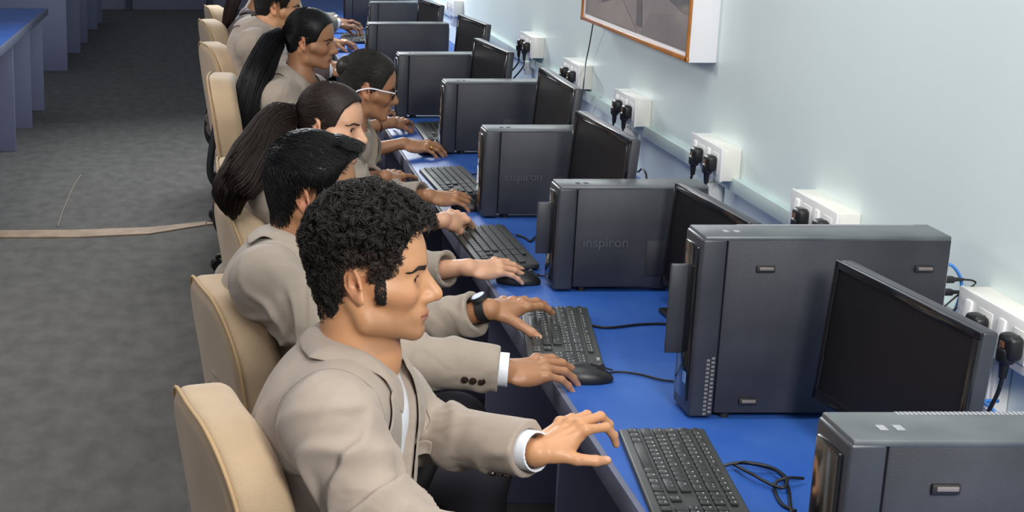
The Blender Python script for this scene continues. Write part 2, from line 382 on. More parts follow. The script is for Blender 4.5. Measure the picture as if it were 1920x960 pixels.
# ------------------------------------------------------------------ mice, cables
def mouse(p, rz, label):
    t = root('computer_mouse', (p[0], p[1], DZ), label, 'computer mouse', None, rz)
    b = bmesh.new(); bmesh.ops.create_uvsphere(b, u_segments=28, v_segments=16, radius=1)
    for v in b.verts:
        x, y, z = v.co; z = max(z, -.25); v.co = (x * .055, y * (.031 - .004 * x), (z + .25) * .028 * (1 - .18 * x))
    me = bpy.data.meshes.new('m'); b.to_mesh(me); b.free(); me.polygons.foreach_set('use_smooth', [True] * len(me.polygons)); put('body', me, M_black, t)
    b = MB(); b.cyl((.030, -.004, .030), (.030, .004, .030), .007); put('scroll_wheel', b.mesh(), M_blackm, t)
    b = MB(); b.box((.030, 0, .0295), (.045, .0012, .004), (0, R(14), 0)); put('button_seam', b.mesh(), M_blackm, t)
    return t
MP = [at(1098, 700, Z=DZ + .015), at(972, 520, Z=DZ + .015), at(880, 384, Z=DZ + .015), at(812, 281, Z=DZ + .015)]
mouse(MP[0], R(-8), 'black mouse under the hand reaching out of the buttoned beige sleeve')
mouse(MP[1], R(-12), 'black mouse under the hand just behind the black wristwatch')
mouse(MP[2], R(-12), 'black mouse under the hand near the fingerless keyboard')
mouse(MP[3], R(-12), 'black mouse under the gold ringed hand')
def cable(pts, r, label, m=None, name='cable'):
    o = tube_obj(name, pts, r, m or M_cable); return setp(o, label, 'cable')
zc_ = DZ + .004
cable([at(x, y, Z=zc_) for x, y in ((1126, 702), (1160, 697), (1200, 702), (1240, 712), (1278, 716))], .0022, 'thin black mouse cable running across the blue desk to the big latched tower')
cable([at(x, y, Z=zc_) for x, y in ((1098, 608), (1140, 614), (1200, 608), (1250, 607), (1276, 612))], .0028, 'black keyboard cable behind the mouse cable, leading to the big latched tower')
cable([at(x, y, Z=zc_) for x, y in ((996, 518), (1015, 517), (1036, 520))], .0022, 'short black mouse cable ending at the nearer lettered tower')
cable([at(x, y, Z=zc_) for x, y in ((968, 440), (984, 446), (994, 452), (1004, 444), (1012, 438))], .0028, 'black kinked cable beside the grey flap of the nearer lettered tower')
cable([at(x, y, Z=zc_) for x, y in ((880, 328), (892, 326), (904, 322))], .0025, 'black cable leaving the fingerless keyboard')
cable([at(x, y, Z=z) for x, y, z in ((1345, 877, zc_), (1380, 868, zc_ + .01), (1420, 872, zc_ + .01), (1462, 886, zc_), (1478, 915, zc_), (1484, 958, zc_), (1500, 985, zc_))], .0028, 'black keyboard cable looping on the desk beside the nearest keyboard, outer loop')
cable([at(x, y, Z=z) for x, y, z in ((1376, 871, zc_ + .006), (1410, 889, zc_ + .012), (1445, 908, zc_ + .006), (1470, 914, zc_ + .006), (1474, 896, zc_ + .012), (1445, 876, zc_ + .012), (1400, 867, zc_ + .016), (1378, 869, zc_ + .006))], .0028, 'black cable coil lying inside the outer loop beside the nearest keyboard')
cable([at(x, y, Z=z) for x, y, z in ((1506, 897, zc_ + .006), (1480, 896, zc_ + .012), (1458, 902, zc_ + .008), (1452, 918, zc_), (1466, 945, zc_), (1492, 958, zc_))], .0028, 'black cable curling from the corner tower towards the loops on the desk')

# ------------------------------------------------------------------ wall sockets, data boxes, trunking, plugs
def switch_board(y_near, z0, ln, label, plugs):
    h_, dp = .088, .048
    t = root('switch_board', (XW, y_near, z0), label, 'socket board', 'white socket boards along the wall')
    b = MB(); b.box((-dp / 2, ln / 2, h_ / 2), (dp, ln, h_), bev=.003); put('box', b.mesh(), M_white, t)
    b = MB(); b.box((-dp - .003, ln / 2, h_ / 2), (.008, ln + .004, h_ + .004), bev=.003); put('cover_plate', b.mesh(), M_plate, t)
    for k in range(4):
        y = ln * (.16 + .225 * k)
        if k % 2: b = MB(); b.box((-dp - .009, y, h_ / 2 + .008), (.008, .022, .044), (0, R(6), 0), bev=.002); put('rocker_switch', b.mesh(), M_plate, t)
        else:
            b = MB(); b.box((-dp - .0075, y, h_ / 2), (.002, .046, .056), bev=.0008)
            for (a_, c_) in ((0, .016), (-.011, -.006), (.011, -.006)): b.cyl((-dp - .0088, y + a_, h_ / 2 + c_), (-dp - .0078, y + a_, h_ / 2 + c_), .0035, seg=10, mi=1)
            put('socket_face', b.mesh(), [M_plate, M_black], t)
    return t
def power_plug(p, label, tail):
    t = root('power_plug', tuple(p), label, 'power plug', 'black power plugs in the wall sockets')
    b = MB(); b.box((-.014, 0, 0), (.028, .044, .044), bev=.010, seg=3); b.box((-.020, 0, -.016), (.024, .030, .03), bev=.008, seg=3); b.cyl((-.020, 0, -.022), (-.020, 0, -.056), .009, .006); put('plug_body', b.mesh(), M_black, t)
    b = MB(); b.box((-.029, 0, .004), (.002, .012, .010)); put('fuse_cover', b.mesh(), mat('brown_fuse_cover', (120, 84, 60), .5), t)
    q = [V3(-.020, 0, -.05)] + [V3(*a_) for a_ in tail]; tube_obj('cord', q, .0036, M_cable, t)
    return t
SB = [(at(1800, 535, X=XW - .055), at(2040, 690, X=XW - .055), 'nearest white socket board on the wall right of the nearest monitor, cut by the frame'),
      (at(1485, 353, X=XW - .055), at(1600, 425, X=XW - .055), 'white socket board just above the big latched tower'),
      (at(1297, 248, X=XW - .055), at(1350, 277, X=XW - .055), 'white socket board third from the camera, above the nearer lettered tower'),
      (at(1152, 165, X=XW - .055), at(1192, 186, X=XW - .055), 'white socket board below the far end of the framed picture'),
      (at(1055, 107, X=XW - .055), at(1085, 126, X=XW - .055), 'white socket board behind the thin hanging wire'),
      (at(975, 58, X=XW - .055), at(995, 70, X=XW - .055), 'white socket board farthest along the wall with two plugs and looping cords'),
      (at(838, -6, X=XW - .055), at(858, 4, X=XW - .055), 'cream board at the top of the frame on the bright far wall')]
DN = ['nearest board', 'board above the big latched tower', 'third board from the camera', 'board below the picture', 'board behind the hanging wire', 'farthest full board']
for i, (a, b, lb) in enumerate(SB):
    ln = .26; zt = a[2]; yn = a[1] - ln; z0 = zt - .09
    switch_board(yn, z0, ln, lb, True)
    if i < 6:
        for k in (0, 1):
            y = yn + ln * (.16 + .45 * k); z = z0 + .044
            tl = [(-.022, .004, -.085), (-.03 + .02 * k, .02 - .03 * k, -.15), (-.02, .03, -.235)] if i < 5 else [(-.022, -.0, -.085), (-.06, .04, -.15), (-.10, .08, -.22)]
            power_plug((XW - .056, y, z), 'black plug with cord in the %s, %s of its pair' % (DN[i], ('nearer', 'farther')[k]), tl)
for i, (px, py, sz, lb) in enumerate(((1868, 690, .085, 'white data outlet under the nearest socket board with blue cable'), (1338, 348, .055, 'small white box under the third socket board, above the lettered tower'),
                                  (1180, 242, .055, 'small white box under the socket board below the picture'), (1077, 178, .05, 'small white box behind the lower end of the hanging wire'), (988, 118, .05, 'small white box under the farthest full socket board'), (851, 15, .10, 'cream box low on the bright far wall at the frame top'))):
    p = at(px, py, X=XW - .03); t = root('data_box', (XW, p[1], p[2] - sz), lb, 'data box')
    b = MB(); b.box((-.016, sz / 2, sz / 2), (.031, sz, sz * 1.15), bev=.003); put('box', b.mesh(), M_white, t)
    b = MB(); b.box((-.033, sz / 2, sz / 2), (.003, sz * .8, sz * .9), bev=.001); b.box((-.0345, sz / 2, sz * .35), (.002, .014, .012), mi=1); put('face_plate', b.mesh(), [M_plate, M_black], t)
t = root('cable_trunking', (XW, .9, .9), 'pale blue painted cable channel running along the wall under the socket boards', 'cable channel')
b = MB(); b.box((-.008, 6.5, .017), (.016, 13.0, .034), bev=.002); put('channel', b.mesh(), M_trunk, t)
b = MB(); b.box((-.018, 6.5, .017), (.004, 13.0, .038), bev=.0015); put('lid', b.mesh(), mat('trunking_lid', (200, 216, 212), .35), t)
cable([V3(1.337, 2.66, 1.03), V3(1.36, 2.655, 1.035), V3(1.385, 2.66, 1.0), V3(1.38, 2.66, .95), V3(1.355, 2.665, .90), V3(1.37, 2.66, .82), V3(1.36, 2.60, .754)], .0030, 'light blue network cable arching behind the big latched tower', M_bcable)
for k, z in enumerate((1.012, .988)):
    t = root('usb_plug', (1.334, 2.64, z), 'black plug and thin cord in the rear of the big latched tower, %s one' % ('upper', 'lower')[k], 'plug')
    b = MB(); b.box((.013, 0, 0), (.026, .014, .012), bev=.003); b.cyl((.024, 0, 0), (.044, 0, 0), .0045, .0025); put('plug_body', b.mesh(), M_black, t)
    tube_obj('cord', [(.04, 0, 0), (.06 - .008 * k, 0, -.002), (.066 - .01 * k, .002, -.010), (.04, .004, -.03), (.01, .004, -.06)], .0018, M_cable, t)
cable([at(1818, 742, X=1.33), at(1850, 758, X=1.35), at(1885, 792, X=1.36), at(1912, 820, X=1.36)], .0030, 'light blue network cable curving below the nearest data outlet', M_bcable)
cable([at(1815, 760, X=1.34), at(1845, 752, X=1.37), at(1872, 752, X=1.385)], .0034, 'short light blue cable plugged into the nearest data outlet', M_bcable)
cable([at(x, y, X=X_) for x, y, X_ in ((1113, 38, 1.37), (1106, 80, 1.385), (1098, 120, 1.39), (1095, 150, 1.345), (1092, 178, 1.36), (1086, 205, 1.37))], .0024, 'thin dark wire hanging from the bottom of the framed picture', mat('dark_wire', (70, 70, 72), .5), 'wire')
cable([at(x, y, X=1.36) for x, y in ((1182, 310), (1196, 322), (1204, 316), (1212, 330))] + [at(1212, 330, X=1.36) * V3(1, 1, 0) + V3(0, 0, .753)], .003, 'loose dark cable ends above the top of the lettered tower by the wall')

# ------------------------------------------------------------------ framed picture
yn, yf, zb, zt = 4.21, 5.46, 1.212, 1.95
t = root('framed_picture', (XW, yn, zb), 'framed poster in a deep white box frame high on the pale blue wall', 'picture')
b = MB(); dp = .078
for (y, z, dy, dz) in ((.012, (zt - zb) / 2, .024, zt - zb), (yf - yn - .012, (zt - zb) / 2, .024, zt - zb), ((yf - yn) / 2, .012, yf - yn - .046, .024), ((yf - yn) / 2, zt - zb - .012, yf - yn - .046, .024)):
    b.box((-dp / 2, y, z), (dp, dy, dz), bev=.0015)
b.box((-dp / 2 + .02, (yf - yn) / 2, (zt - zb) / 2), (dp - .045, yf - yn - .04, zt - zb - .04)); put('box_frame', b.mesh(), mat('white_frame_side', (244, 243, 245), .4), t)
b = MB()
for (y, z, dy, dz) in ((.008, (zt - zb) / 2, .013, zt - zb), (yf - yn - .008, (zt - zb) / 2, .013, zt - zb), ((yf - yn) / 2, .008, yf - yn, .013), ((yf - yn) / 2, zt - zb - .008, yf - yn, .013)):
    b.box((-dp - .002, y, z), (.010, dy, dz), bev=.002)
put('wood_trim', b.mesh(), M_orange, t)
b = MB(); PC = [(172, 163, 162), (156, 148, 148), (122, 116, 118), (182, 168, 162), (96, 100, 116), (134, 122, 124)]
Wp, Hp = yf - yn, zt - zb
b.box((-dp + .006, Wp / 2, Hp / 2), (.004, Wp - .03, Hp - .03), mi=0)
put('poster', b.mesh(), mat('poster_ground', PC[0], .5, rgb2=PC[1], vscale=5), t)
# soft blurred shapes of the street-like scene on the poster (photo print)
rr = random.Random(5)
shapes = [([(.80, .10), (.99, .04), (1.02, .17), (.95, .20), (.84, .19)], 2), ([(.86, .17), (1.04, .15), (1.04, .3), (.88, .3)], 3), ([(.05, .12), (.26, .16), (.26, .74), (.05, .74)], 2), ([(.03, .18), (.12, .19), (.12, .74), (.03, .74)], 4),
          ([(.31, .20), (.38, .20), (.38, .5), (.31, .5)], 5), ([(.44, .26), (.50, .26), (.50, .5), (.44, .5)], 5), ([(.56, .24), (.64, .25), (.64, .5), (.56, .5)], 2), ([(.03, .03), (.5, .03), (.42, .10), (.03, .13)], 1), ([(.55, .03), (1.15, .03), (1.15, .06), (.75, .12)], 3), ([(.50, .05), (.56, .05), (.57, .13), (.52, .14)], 2), ([(.66, .32), (1.2, .32), (1.2, .7), (.66, .7)], 1)]
bb = MB()
for k, (pts, mi) in enumerate(shapes): bb.poly([(-dp + .0038 - k * .00012, y, z) for y, z in pts], .0008, (-1, 0, 0), mi=mi)
me = bb.mesh(smooth=False); put('poster_print', me, [mat('poster_tone_%d' % k, c, .6, var=.15, vscale=6) for k, c in enumerate(PC)], t)
gl = M_glass; b = MB(); b.box((-dp + .0008, Wp / 2, Hp / 2), (.0008, Wp - .03, Hp - .03)); put('glass', b.mesh(), gl, t)

# ================================================================== sculpting with distance fields
def nrm(a): return a / (np.linalg.norm(a) + 1e-12)
def ln_(q): return np.sqrt(np.einsum('ij,ij->i', q, q))
def smin(a, b, k): h = np.maximum(k - np.abs(a - b), 0) / k; return np.minimum(a, b) - h * h * k * .25
def smax(a, b, k): return -smin(-a, -b, k)
def rc(p, a, b, ra, rb):
    a = np.asarray(a, float); ba = np.asarray(b, float) - a; q = p - a; t = np.clip((q @ ba) / (ba @ ba + 1e-12), 0, 1)
    return ln_(q - t[:, None] * ba) - (ra + (rb - ra) * t)
def ell(p, c, r, A=None):
    q = p - np.asarray(c, float)
    if A is not None: q = q @ A
    r = np.asarray(r, float); k0 = ln_(q / r); k1 = ln_(q / (r * r)) + 1e-9; return k0 * (k0 - 1) / k1
def rbox(p, c, hf, r, A=None):
    q = p - np.asarray(c, float)
    if A is not None: q = q @ A
    q = np.abs(q) - (np.asarray(hf, float) - r); return ln_(np.maximum(q, 0)) + np.minimum(q.max(1), 0) - r
def frame(fwd, up):
    """columns: forward, left, up"""
    f = nrm(fwd); l = nrm(np.cross(up, f)); return np.stack([f, l, np.cross(f, l)], 1)
def rotm(yaw, pitch, roll):
    cy, sy, cp, sp, cr, sr = math.cos(yaw), math.sin(yaw), math.cos(pitch), math.sin(pitch), math.cos(roll), math.sin(roll)
    Rz = np.array([[cy, -sy, 0], [sy, cy, 0], [0, 0, 1]]); Ry = np.array([[cp, 0, sp], [0, 1, 0], [-sp, 0, cp]]); Rx = np.array([[1, 0, 0], [0, cr, -sr], [0, sr, cr]])
    return Rz @ Ry @ Rx
def guard(c, r, fn, far=.03):
    """evaluate fn only near a bounding ball"""
    def g(p):
        d = ln_(p - c) - r; out = d + far; m = d < far
        if m.any(): out[m] = np.minimum(fn(p[m]), 9)
        return out
    return g
def wr(p, fr, seed=0):
    a = seed * 1.7; x, y, z = p[:, 0] * fr, p[:, 1] * fr, p[:, 2] * fr
    return np.sin(x + 1.9 * np.sin(y * .8 + a) + a) * np.sin(y * 1.1 + 1.7 * np.sin(z * .9 - a)) * np.sin(z + 1.5 * np.sin(x * .7 + 2 * a))
def surf(fn, lo, hi, h, name='s', colf=None, B=8):
    h = h * QUAL; lo = np.asarray(lo, float); n = (np.ceil((np.asarray(hi) - lo) / h).astype(int) // B + 1) * B; nb = n // B
    bi = np.stack(np.meshgrid(*[np.arange(k) for k in nb], indexing='ij'), -1).reshape(-1, 3)
    d = fn(lo + (bi * B + (B - 1) / 2) * h); act = np.abs(d) < h * B * 1.25 + .006
    vals = np.repeat(np.repeat(np.repeat(d.reshape(nb).astype(np.float32), B, 0), B, 1), B, 2)
    ai = bi[act]; off = np.stack(np.meshgrid(*[np.arange(B)] * 3, indexing='ij'), -1).reshape(-1, 3); CH = 500
    for i in range(0, len(ai), CH):
        idx = (ai[i:i + CH, None] * B + off[None]).reshape(-1, 3); vals[idx[:, 0], idx[:, 1], idx[:, 2]] = fn(lo + idx * h)
    ins = vals < 0
    s = np.zeros(np.array(ins.shape) - 1, np.int8)
    for dx in (0, 1):
        for dy in (0, 1):
            for dz in (0, 1): s += ins[dx:dx + s.shape[0], dy:dy + s.shape[1], dz:dz + s.shape[2]]
    c = np.argwhere((s > 0) & (s < 8)); acc = np.zeros((len(c), 3)); cnt = np.zeros(len(c))
    cor = [(a, b, e) for a in (0, 1) for b in (0, 1) for e in (0, 1)]
    cv = {k: vals[c[:, 0] + k[0], c[:, 1] + k[1], c[:, 2] + k[2]].astype(float) for k in cor}
    for k in cor:
        for ax in range(3):
            if k[ax] == 0:
                k2 = list(k); k2[ax] = 1; a, b = cv[k], cv[tuple(k2)]; m = (a < 0) != (b < 0)
                t = np.where(m, a / np.where(m, a - b, 1), 0); pt = np.tile(np.array(k, float), (len(c), 1)); pt[:, ax] = t
                acc[m] += pt[m]; cnt[m] += 1
    v = lo + (c + acc / cnt[:, None]) * h
    im = np.full(s.shape, -1, np.int32); im[c[:, 0], c[:, 1], c[:, 2]] = np.arange(len(c)); quads = []
    for ax in range(3):
        u, w = [(1, 2), (2, 0), (0, 1)][ax]
        A_ = np.take(ins, range(ins.shape[ax] - 1), ax); B_ = np.take(ins, range(1, ins.shape[ax]), ax); e = np.argwhere(A_ != B_)
        e = e[(e[:, u] > 0) & (e[:, w] > 0) & (e[:, u] < s.shape[u]) & (e[:, w] < s.shape[w])]
        fl = A_[e[:, 0], e[:, 1], e[:, 2]]; q = []
        for (du, dw) in ((1, 1), (0, 1), (0, 0), (1, 0)):
            g = e.copy(); g[:, u] -= du; g[:, w] -= dw; q.append(im[g[:, 0], g[:, 1], g[:, 2]])
        q = np.stack(q, 1); q[~fl] = q[~fl][:, ::-1]; quads.append(q[(q >= 0).all(1)])
    return npmesh(name, v, np.concatenate(quads), True, colf(v) if colf else None)
def grad(fn, p, e=.002):
    g = np.stack([fn(p + V3(*[e * (i == k) for i in range(3)])) - fn(p - V3(*[e * (i == k) for i in range(3)])) for k in range(3)], 1)
    return g / (np.linalg.norm(g, axis=1, keepdims=True) + 1e-9)
def project(fn, p, off=0.0, it=4):
    for _ in range(it): g = grad(fn, p); p = p - np.clip(fn(p) - off, -.03, .03)[:, None] * g * .9
    return p
def ribbon(name, A, Bq, fn, off, th, m, parent, n=28, w=7):
    """cloth strip between two edge curves laid on the surface fn"""
    A = smoothpath(A, 10); Bq = smoothpath(Bq, 10); ta = np.linspace(0, 1, n)
    ra = np.stack([np.interp(ta, np.linspace(0, 1, len(A)), A[:, k]) for k in range(3)], 1); rb = np.stack([np.interp(ta, np.linspace(0, 1, len(Bq)), Bq[:, k]) for k in range(3)], 1)
    tw = np.linspace(0, 1, w); P = (ra[:, None] * (1 - tw[None, :, None]) + rb[:, None] * tw[None, :, None]).reshape(-1, 3)
    if fn is not None: P = project(fn, P, off)
    g = grad(fn, P) if fn is not None else None
    i, j = np.meshgrid(np.arange(n - 1), np.arange(w - 1), indexing='ij'); a = (i * w + j).ravel(); f = np.stack([a, a + 1, a + w + 1, a + w], 1)
    me = npmesh(name, P, f); o = put(name, me, m, parent, True)
    md = o.modifiers.new('s', 'SOLIDIFY'); md.thickness = th; md.offset = 0; md2 = o.modifiers.new('u', 'SUBSURF'); md2.levels = 1; md2.render_levels = 1
    return o

# ------------------------------------------------------------------ anatomy
def head_sdf(p, s=1.0, fem=0.0):
    p = p / s
    d = ell(p, (-.008, 0, .040), (.087, .074, .084))
    d = smin(d, ell(p, (.034, 0, .030), (.056, .060, .066)), .03)
    d = smin(d, ell(p, (.034, 0, -.034), (.050, .050 - .003 * fem, .058)), .03)
    ay = np.abs(p[:, 1]); q = np.stack([p[:, 0], ay, p[:, 2]], 1)
    d = smin(d, rc(q, (-.012, .052, -.034), (.004, .049 - .004 * fem, -.064), .018, .014), .025)
    d = smin(d, rc(q, (.004, .048 - .004 * fem, -.066), (.070, .012, -.083), .0140, .0145), .022)
    d = smin(d, rc(q, (.0765, .0, -.085), (.0745, .009, -.085), .0135, .0135), .014)
    d = smin(d, rc(q, (.062, .040, -.020), (.030, .058, -.014), .016, .014), .022)
    d = smin(d, rc(q, (.079, .012, .024), (.066, .042, .025), .0085 - .002 * fem, .009), .014)
    d = smax(d, -ell(q, (.0955, .032, .004), (.013, .018, .012)), .014)
    # lids round the eyeball, with an opening
    lid = ln_(q - V3(.0665, .0315, .003)) - .0146
    d = smin(d, lid, .006)
    d = smax(d, -ell(q, (.0835, .0325, .0015), (.011, .0130, .0058)), .0012)
    # nose
    n = rc(p, (.082, 0, .014), (.1065, 0, -.021), .0070, .0085); n = smin(n, ln_(p - V3(.1085, 0, -.028)) - .0098, .006)
    n = smin(n, rc(q, (.096, .0095, -.033), (.088, .0145, -.034), .0062, .005), .006)
    n = smin(n, rc(p, (.082, 0, -.010), (.092, 0, -.030), .012, .011), .012)
    d = smin(d, n, .010)
    d = smax(d, -rc(q, (.098, .0062, -.0405), (.094, .0070, -.0365), .0030, .0028), .002)
    # mouth
    d = smin(d, ell(p, (.0735, 0, -.059), (.020, .029, .022)), .012)
    up = rc(q, (.0925, .002, -.0560), (.0815, .0250, -.0605), .0044, .0022); lo = rc(q, (.0912, .0, -.0640), (.0815, .0230, -.0615), .0052, .0026)
    d = smin(d, smin(up, lo, .0015), .004)
    d = smax(d, -rc(q, (.098, 0, -.0602), (.0865, .025, -.0612), .0012, .0010), .0025)
    d = smax(d, -rc(q, (.0985, 0, -.0735), (.091, .012, -.0735), .0050, .003), .009); d = smax(d, -rc(q, (.098, .0235, -.036), (.086, .034, -.060), .0035, .003), .010)
    # ear
    c, sn = math.cos(.60), math.sin(.60)
    e = q - V3(-.006, .0755, -.001); e = np.stack([e[:, 0] * c + e[:, 1] * sn, -e[:, 0] * sn + e[:, 1] * c, e[:, 2]], 1)
    e[:, 2] *= 1.16; e[:, 0] += e[:, 2] * .22
    er = rbox(e, (-.009, .001, .001), (.0165, .0040, .029), .0038); er = smax(er, ell(e, (-.009, 0, .003), (.0185, .02, .033)), .004)
    er = smin(er, ell(e, (-.004, .001, -.027), (.010, .0042, .010)), .008)
    rim = np.full(len(e), 9.0); pts = [(.004, .003, .014), (.001, .004, .027), (-.010, .0055, .0335), (-.021, .006, .026), (-.0255, .006, .010), (-.022, .005, -.008), (-.014, .003, -.022)]
    for a_, b_ in zip(pts[:-1], pts[1:]): rim = np.minimum(rim, rc(e, a_, b_, .0033, .0033))
    er = smin(er, rim, .0025)
    er = smin(er, rc(e, (-.013, .0035, .020), (-.015, .0055, -.004), .0026, .003), .003); er = smin(er, rc(e, (.004, .003, -.004), (.004, .003, .004), .0042, .0035), .003)
    er = smax(er, -ell(e, (-.004, .0065, -.002), (.0085, .0075, .012)), .002); er = smax(er, -rc(e, (-.012, .0075, .026), (-.021, .0085, .004), .0030, .0028), .002)
    d = smin(d, er, .005)
    return d * s
def make_hand(Wp, fwd, up, side, s=1.0, curls=((.30, .45, .3),) * 4, spread=(.12, .02, -.08, -.2), thumb=(.75, -.25, .25), lens=1.0):
    """side: +1 thumb lies to local +y. returns sdf, nail centres, tips, bounding ball, frame"""
    A = frame(fwd, up); f_, l_, u_ = A[:, 0], A[:, 1] * side, A[:, 2]; L = np.stack([f_, l_, u_], 1)
    W2 = lambda q: Wp + L @ (np.asarray(q, float) * s)
    K = [(.090, .027, .004), (.094, .0075, .006), (.088, -.0125, .004), (.078, -.031, -.001)]
    FL = [(.043, .026, .021), (.047, .030, .022), (.043, .028, .022), (.034, .021, .019)]; FR = [(.0092, .0084, .0078, .0064), (.0094, .0086, .0078, .0064), (.0090, .0082, .0074, .0061), (.0080, .0072, .0066, .0055)]
    chains = []; nails = []; tips = []
    for k in range(4):
        p = np.array(K[k]); a = 0; pts = [p]; yaw = spread[k]
        for j in range(3):
            a += curls[k][j]; dr = np.array([math.cos(a) * math.cos(yaw), math.sin(yaw) * math.cos(a * .5), -math.sin(a)]); p = p + dr * FL[k][j] * lens; pts.append(p)
        nl = np.array([math.sin(a), 0, math.cos(a)]); nails.append(W2(pts[-1] + nl * FR[k][3] * .75 - dr * .002)); chains.append(([W2(q) for q in pts], [r * s for r in FR[k]])); tips.append(W2(pts[-1]))
    b = np.array([.020, .020, -.008]); az, el_, bd = thumb; pts = [b]; dr = np.array([math.cos(az) * math.cos(el_), math.sin(az) * math.cos(el_), math.sin(el_)]); p = b + dr * .040; pts.append(p)
    for j, l in enumerate((.034, .025)):
        az -= bd; el_ -= .08; dr = np.array([math.cos(az) * math.cos(el_), math.sin(az) * math.cos(el_), math.sin(el_)]); p = p + dr * l; pts.append(p)
    chains.append(([W2(q) for q in pts], [r * s for r in (.0135, .0112, .0100, .0078)])); nails.append(W2(pts[-1] + np.array([0, .3, .8]) * .0075)); tips.append(W2(pts[-1]))
    def fn(p):
        q = (p - Wp) @ L / s
        d = rbox(q, (.055, -.002, -.005), (.035, .034, .0125), .012)
        d = smin(d, ell(q, (.036, .024, -.013), (.030, .015, .014)), .014); d = smin(d, ell(q, (.040, -.027, -.012), (.034, .013, .012)), .012)
        d = smin(d, rc(q, (-.004, 0, -.004), (.048, 0, -.004), .0225, .0130), .020)
        for k in range(4): d = smin(d, ln_(q - np.array(K[k])) - .0100, .008)
        for k in range(4): d = smin(d, rc(q, (.034, K[k][1] * .6, .003), K[k], .005, .0062), .005)
        d *= s; fg = None
        for (P_, R_) in chains:
            c = None
            for i in range(3):
                x = rc(p, P_[i], P_[i + 1], R_[i], R_[i + 1]); c = x if c is None else smin(c, x, .003)
            for i in (1, 2): c = smin(c, ln_(p - P_[i]) - R_[i] * 1.05, .002)
            fg = c if fg is None else smin(fg, c, .0018)
        return smin(d, fg, .007 * s)
    return dict(fn=fn, nails=np.array(nails), tips=tips, c=Wp + f_ * .08 * s, r=.135 * s, L=L, W=Wp, s=s)

SK = {'tan': ((202, 148, 106), (168, 98, 82)), 'fair': (( 216, 166, 134), (196, 108, 98)), 'brown': ((170, 122, 88), (150, 94, 80)), 'deep': ((128, 86, 60), (112, 66, 58))}
M_skin = mat('skin', (190, 140, 105), .46, attr=True, var=.06, vscale=30, bump=.10, bscale=350, sss=.12)
M_hair = mat('black_hair', (34, 29, 27), .5, spec=.4)
M_hairb = mat('dark_brown_hair', (38, 27, 22), .52, spec=.35)
M_hairj = mat('jet_black_hair', (13, 12, 14), .42, spec=.3)
M_eye = mat('eye_white', (225, 215, 208), .15, coat=.5)
M_iris = mat('dark_iris', (42, 26, 18), .1, coat=.8)
M_shirt = mat('white_shirt', (232, 235, 242), .75, bump=.2, bscale=300)
M_pin = mat('grey_pinstripe', (170, 176, 196), .8)
M_trous = mat('charcoal_trousers', (44, 43, 52), .85, bump=.2, bscale=400)
M_shoe = mat('black_leather', (20, 20, 22), .3)
M_btn = mat('dark_button', (48, 34, 30), .25, coat=.5)
M_line = mat('dark_lining', (48, 42, 40), .8)
def jacket_mat(n, rgb):
    new = 'blazer_cloth_' + n not in MATS; m = mat('blazer_cloth_' + n, rgb, .88, var=.05, vscale=30, bump=.25, bscale=900, sheen=.15)
    if new:
        N_ = m.node_tree.nodes; L = m.node_tree.links; b = N_['Principled BSDF']; old = b.inputs['Normal'].links[0].from_node; n = N_.new('ShaderNodeTexNoise'); n.inputs['Scale'].default_value = 6.5; n.inputs['Detail'].default_value = 1.5; n.inputs['Distortion'].default_value = 1.6
        tc = [q for q in N_ if q.type == 'TEX_COORD'][0]; L.new(tc.outputs['Object'], n.inputs[0]); bp = N_.new('ShaderNodeBump'); bp.inputs['Strength'].default_value = .55; bp.inputs['Distance'].default_value = .022; L.new(n.outputs[0], bp.inputs['Height']); L.new(bp.outputs[0], old.inputs['Normal'])
    return m

def strands(starts, flow, cap, S, step, off0, jitter, r0, r1, hx, name, m, parent, sides=3, keep=1.0):
    """hair: starts in head space follow the flow along the cap surface"""
    P = [starts]; p = starts.copy(); off = off0 + rng.uniform(-.0012, .0020, len(p)); j = rng.normal(0, jitter, p.shape)
    for k in range(S - 1):
        p = p + nrm2(flow(p, k / (S - 1)) + j) * step
        g = grad(cap, p, .003); p = p - np.clip(cap(p) - off, -.01, .01)[:, None] * g; P.append(p)
    P = np.stack(P, 1); v, f = tubes(P, np.linspace(r0, r1, S), sides); return v @ hx[0].T + hx[1], f
def nrm2(a): return a / (np.linalg.norm(a, axis=1, keepdims=True) + 1e-9)
def scalp_points(cap, n, accept):
    out = []; tot = 0
    while tot < n:
        d = rng.normal(size=(n, 3)); d = nrm2(d); p = d * .105 + V3(-.014, 0, .04); lw = rng.uniform(size=n) < .22; p[lw] = V3(-.045, 0, 0) + d[lw] * .075 + np.stack([0 * p[lw, 0], 0 * p[lw, 0], rng.uniform(-.08, 0, lw.sum())], 1); p = project(cap, p, 0, 4); p = p[accept(p) & (earclear(p) > .0) & (np.abs(cap(p)) < .003)]; out.append(p); tot += len(p)
    return np.concatenate(out)[:n]

def sstep(x, a, b): t = np.clip((x - a) / (b - a), 0, 1); return t * t * (3 - 2 * t)

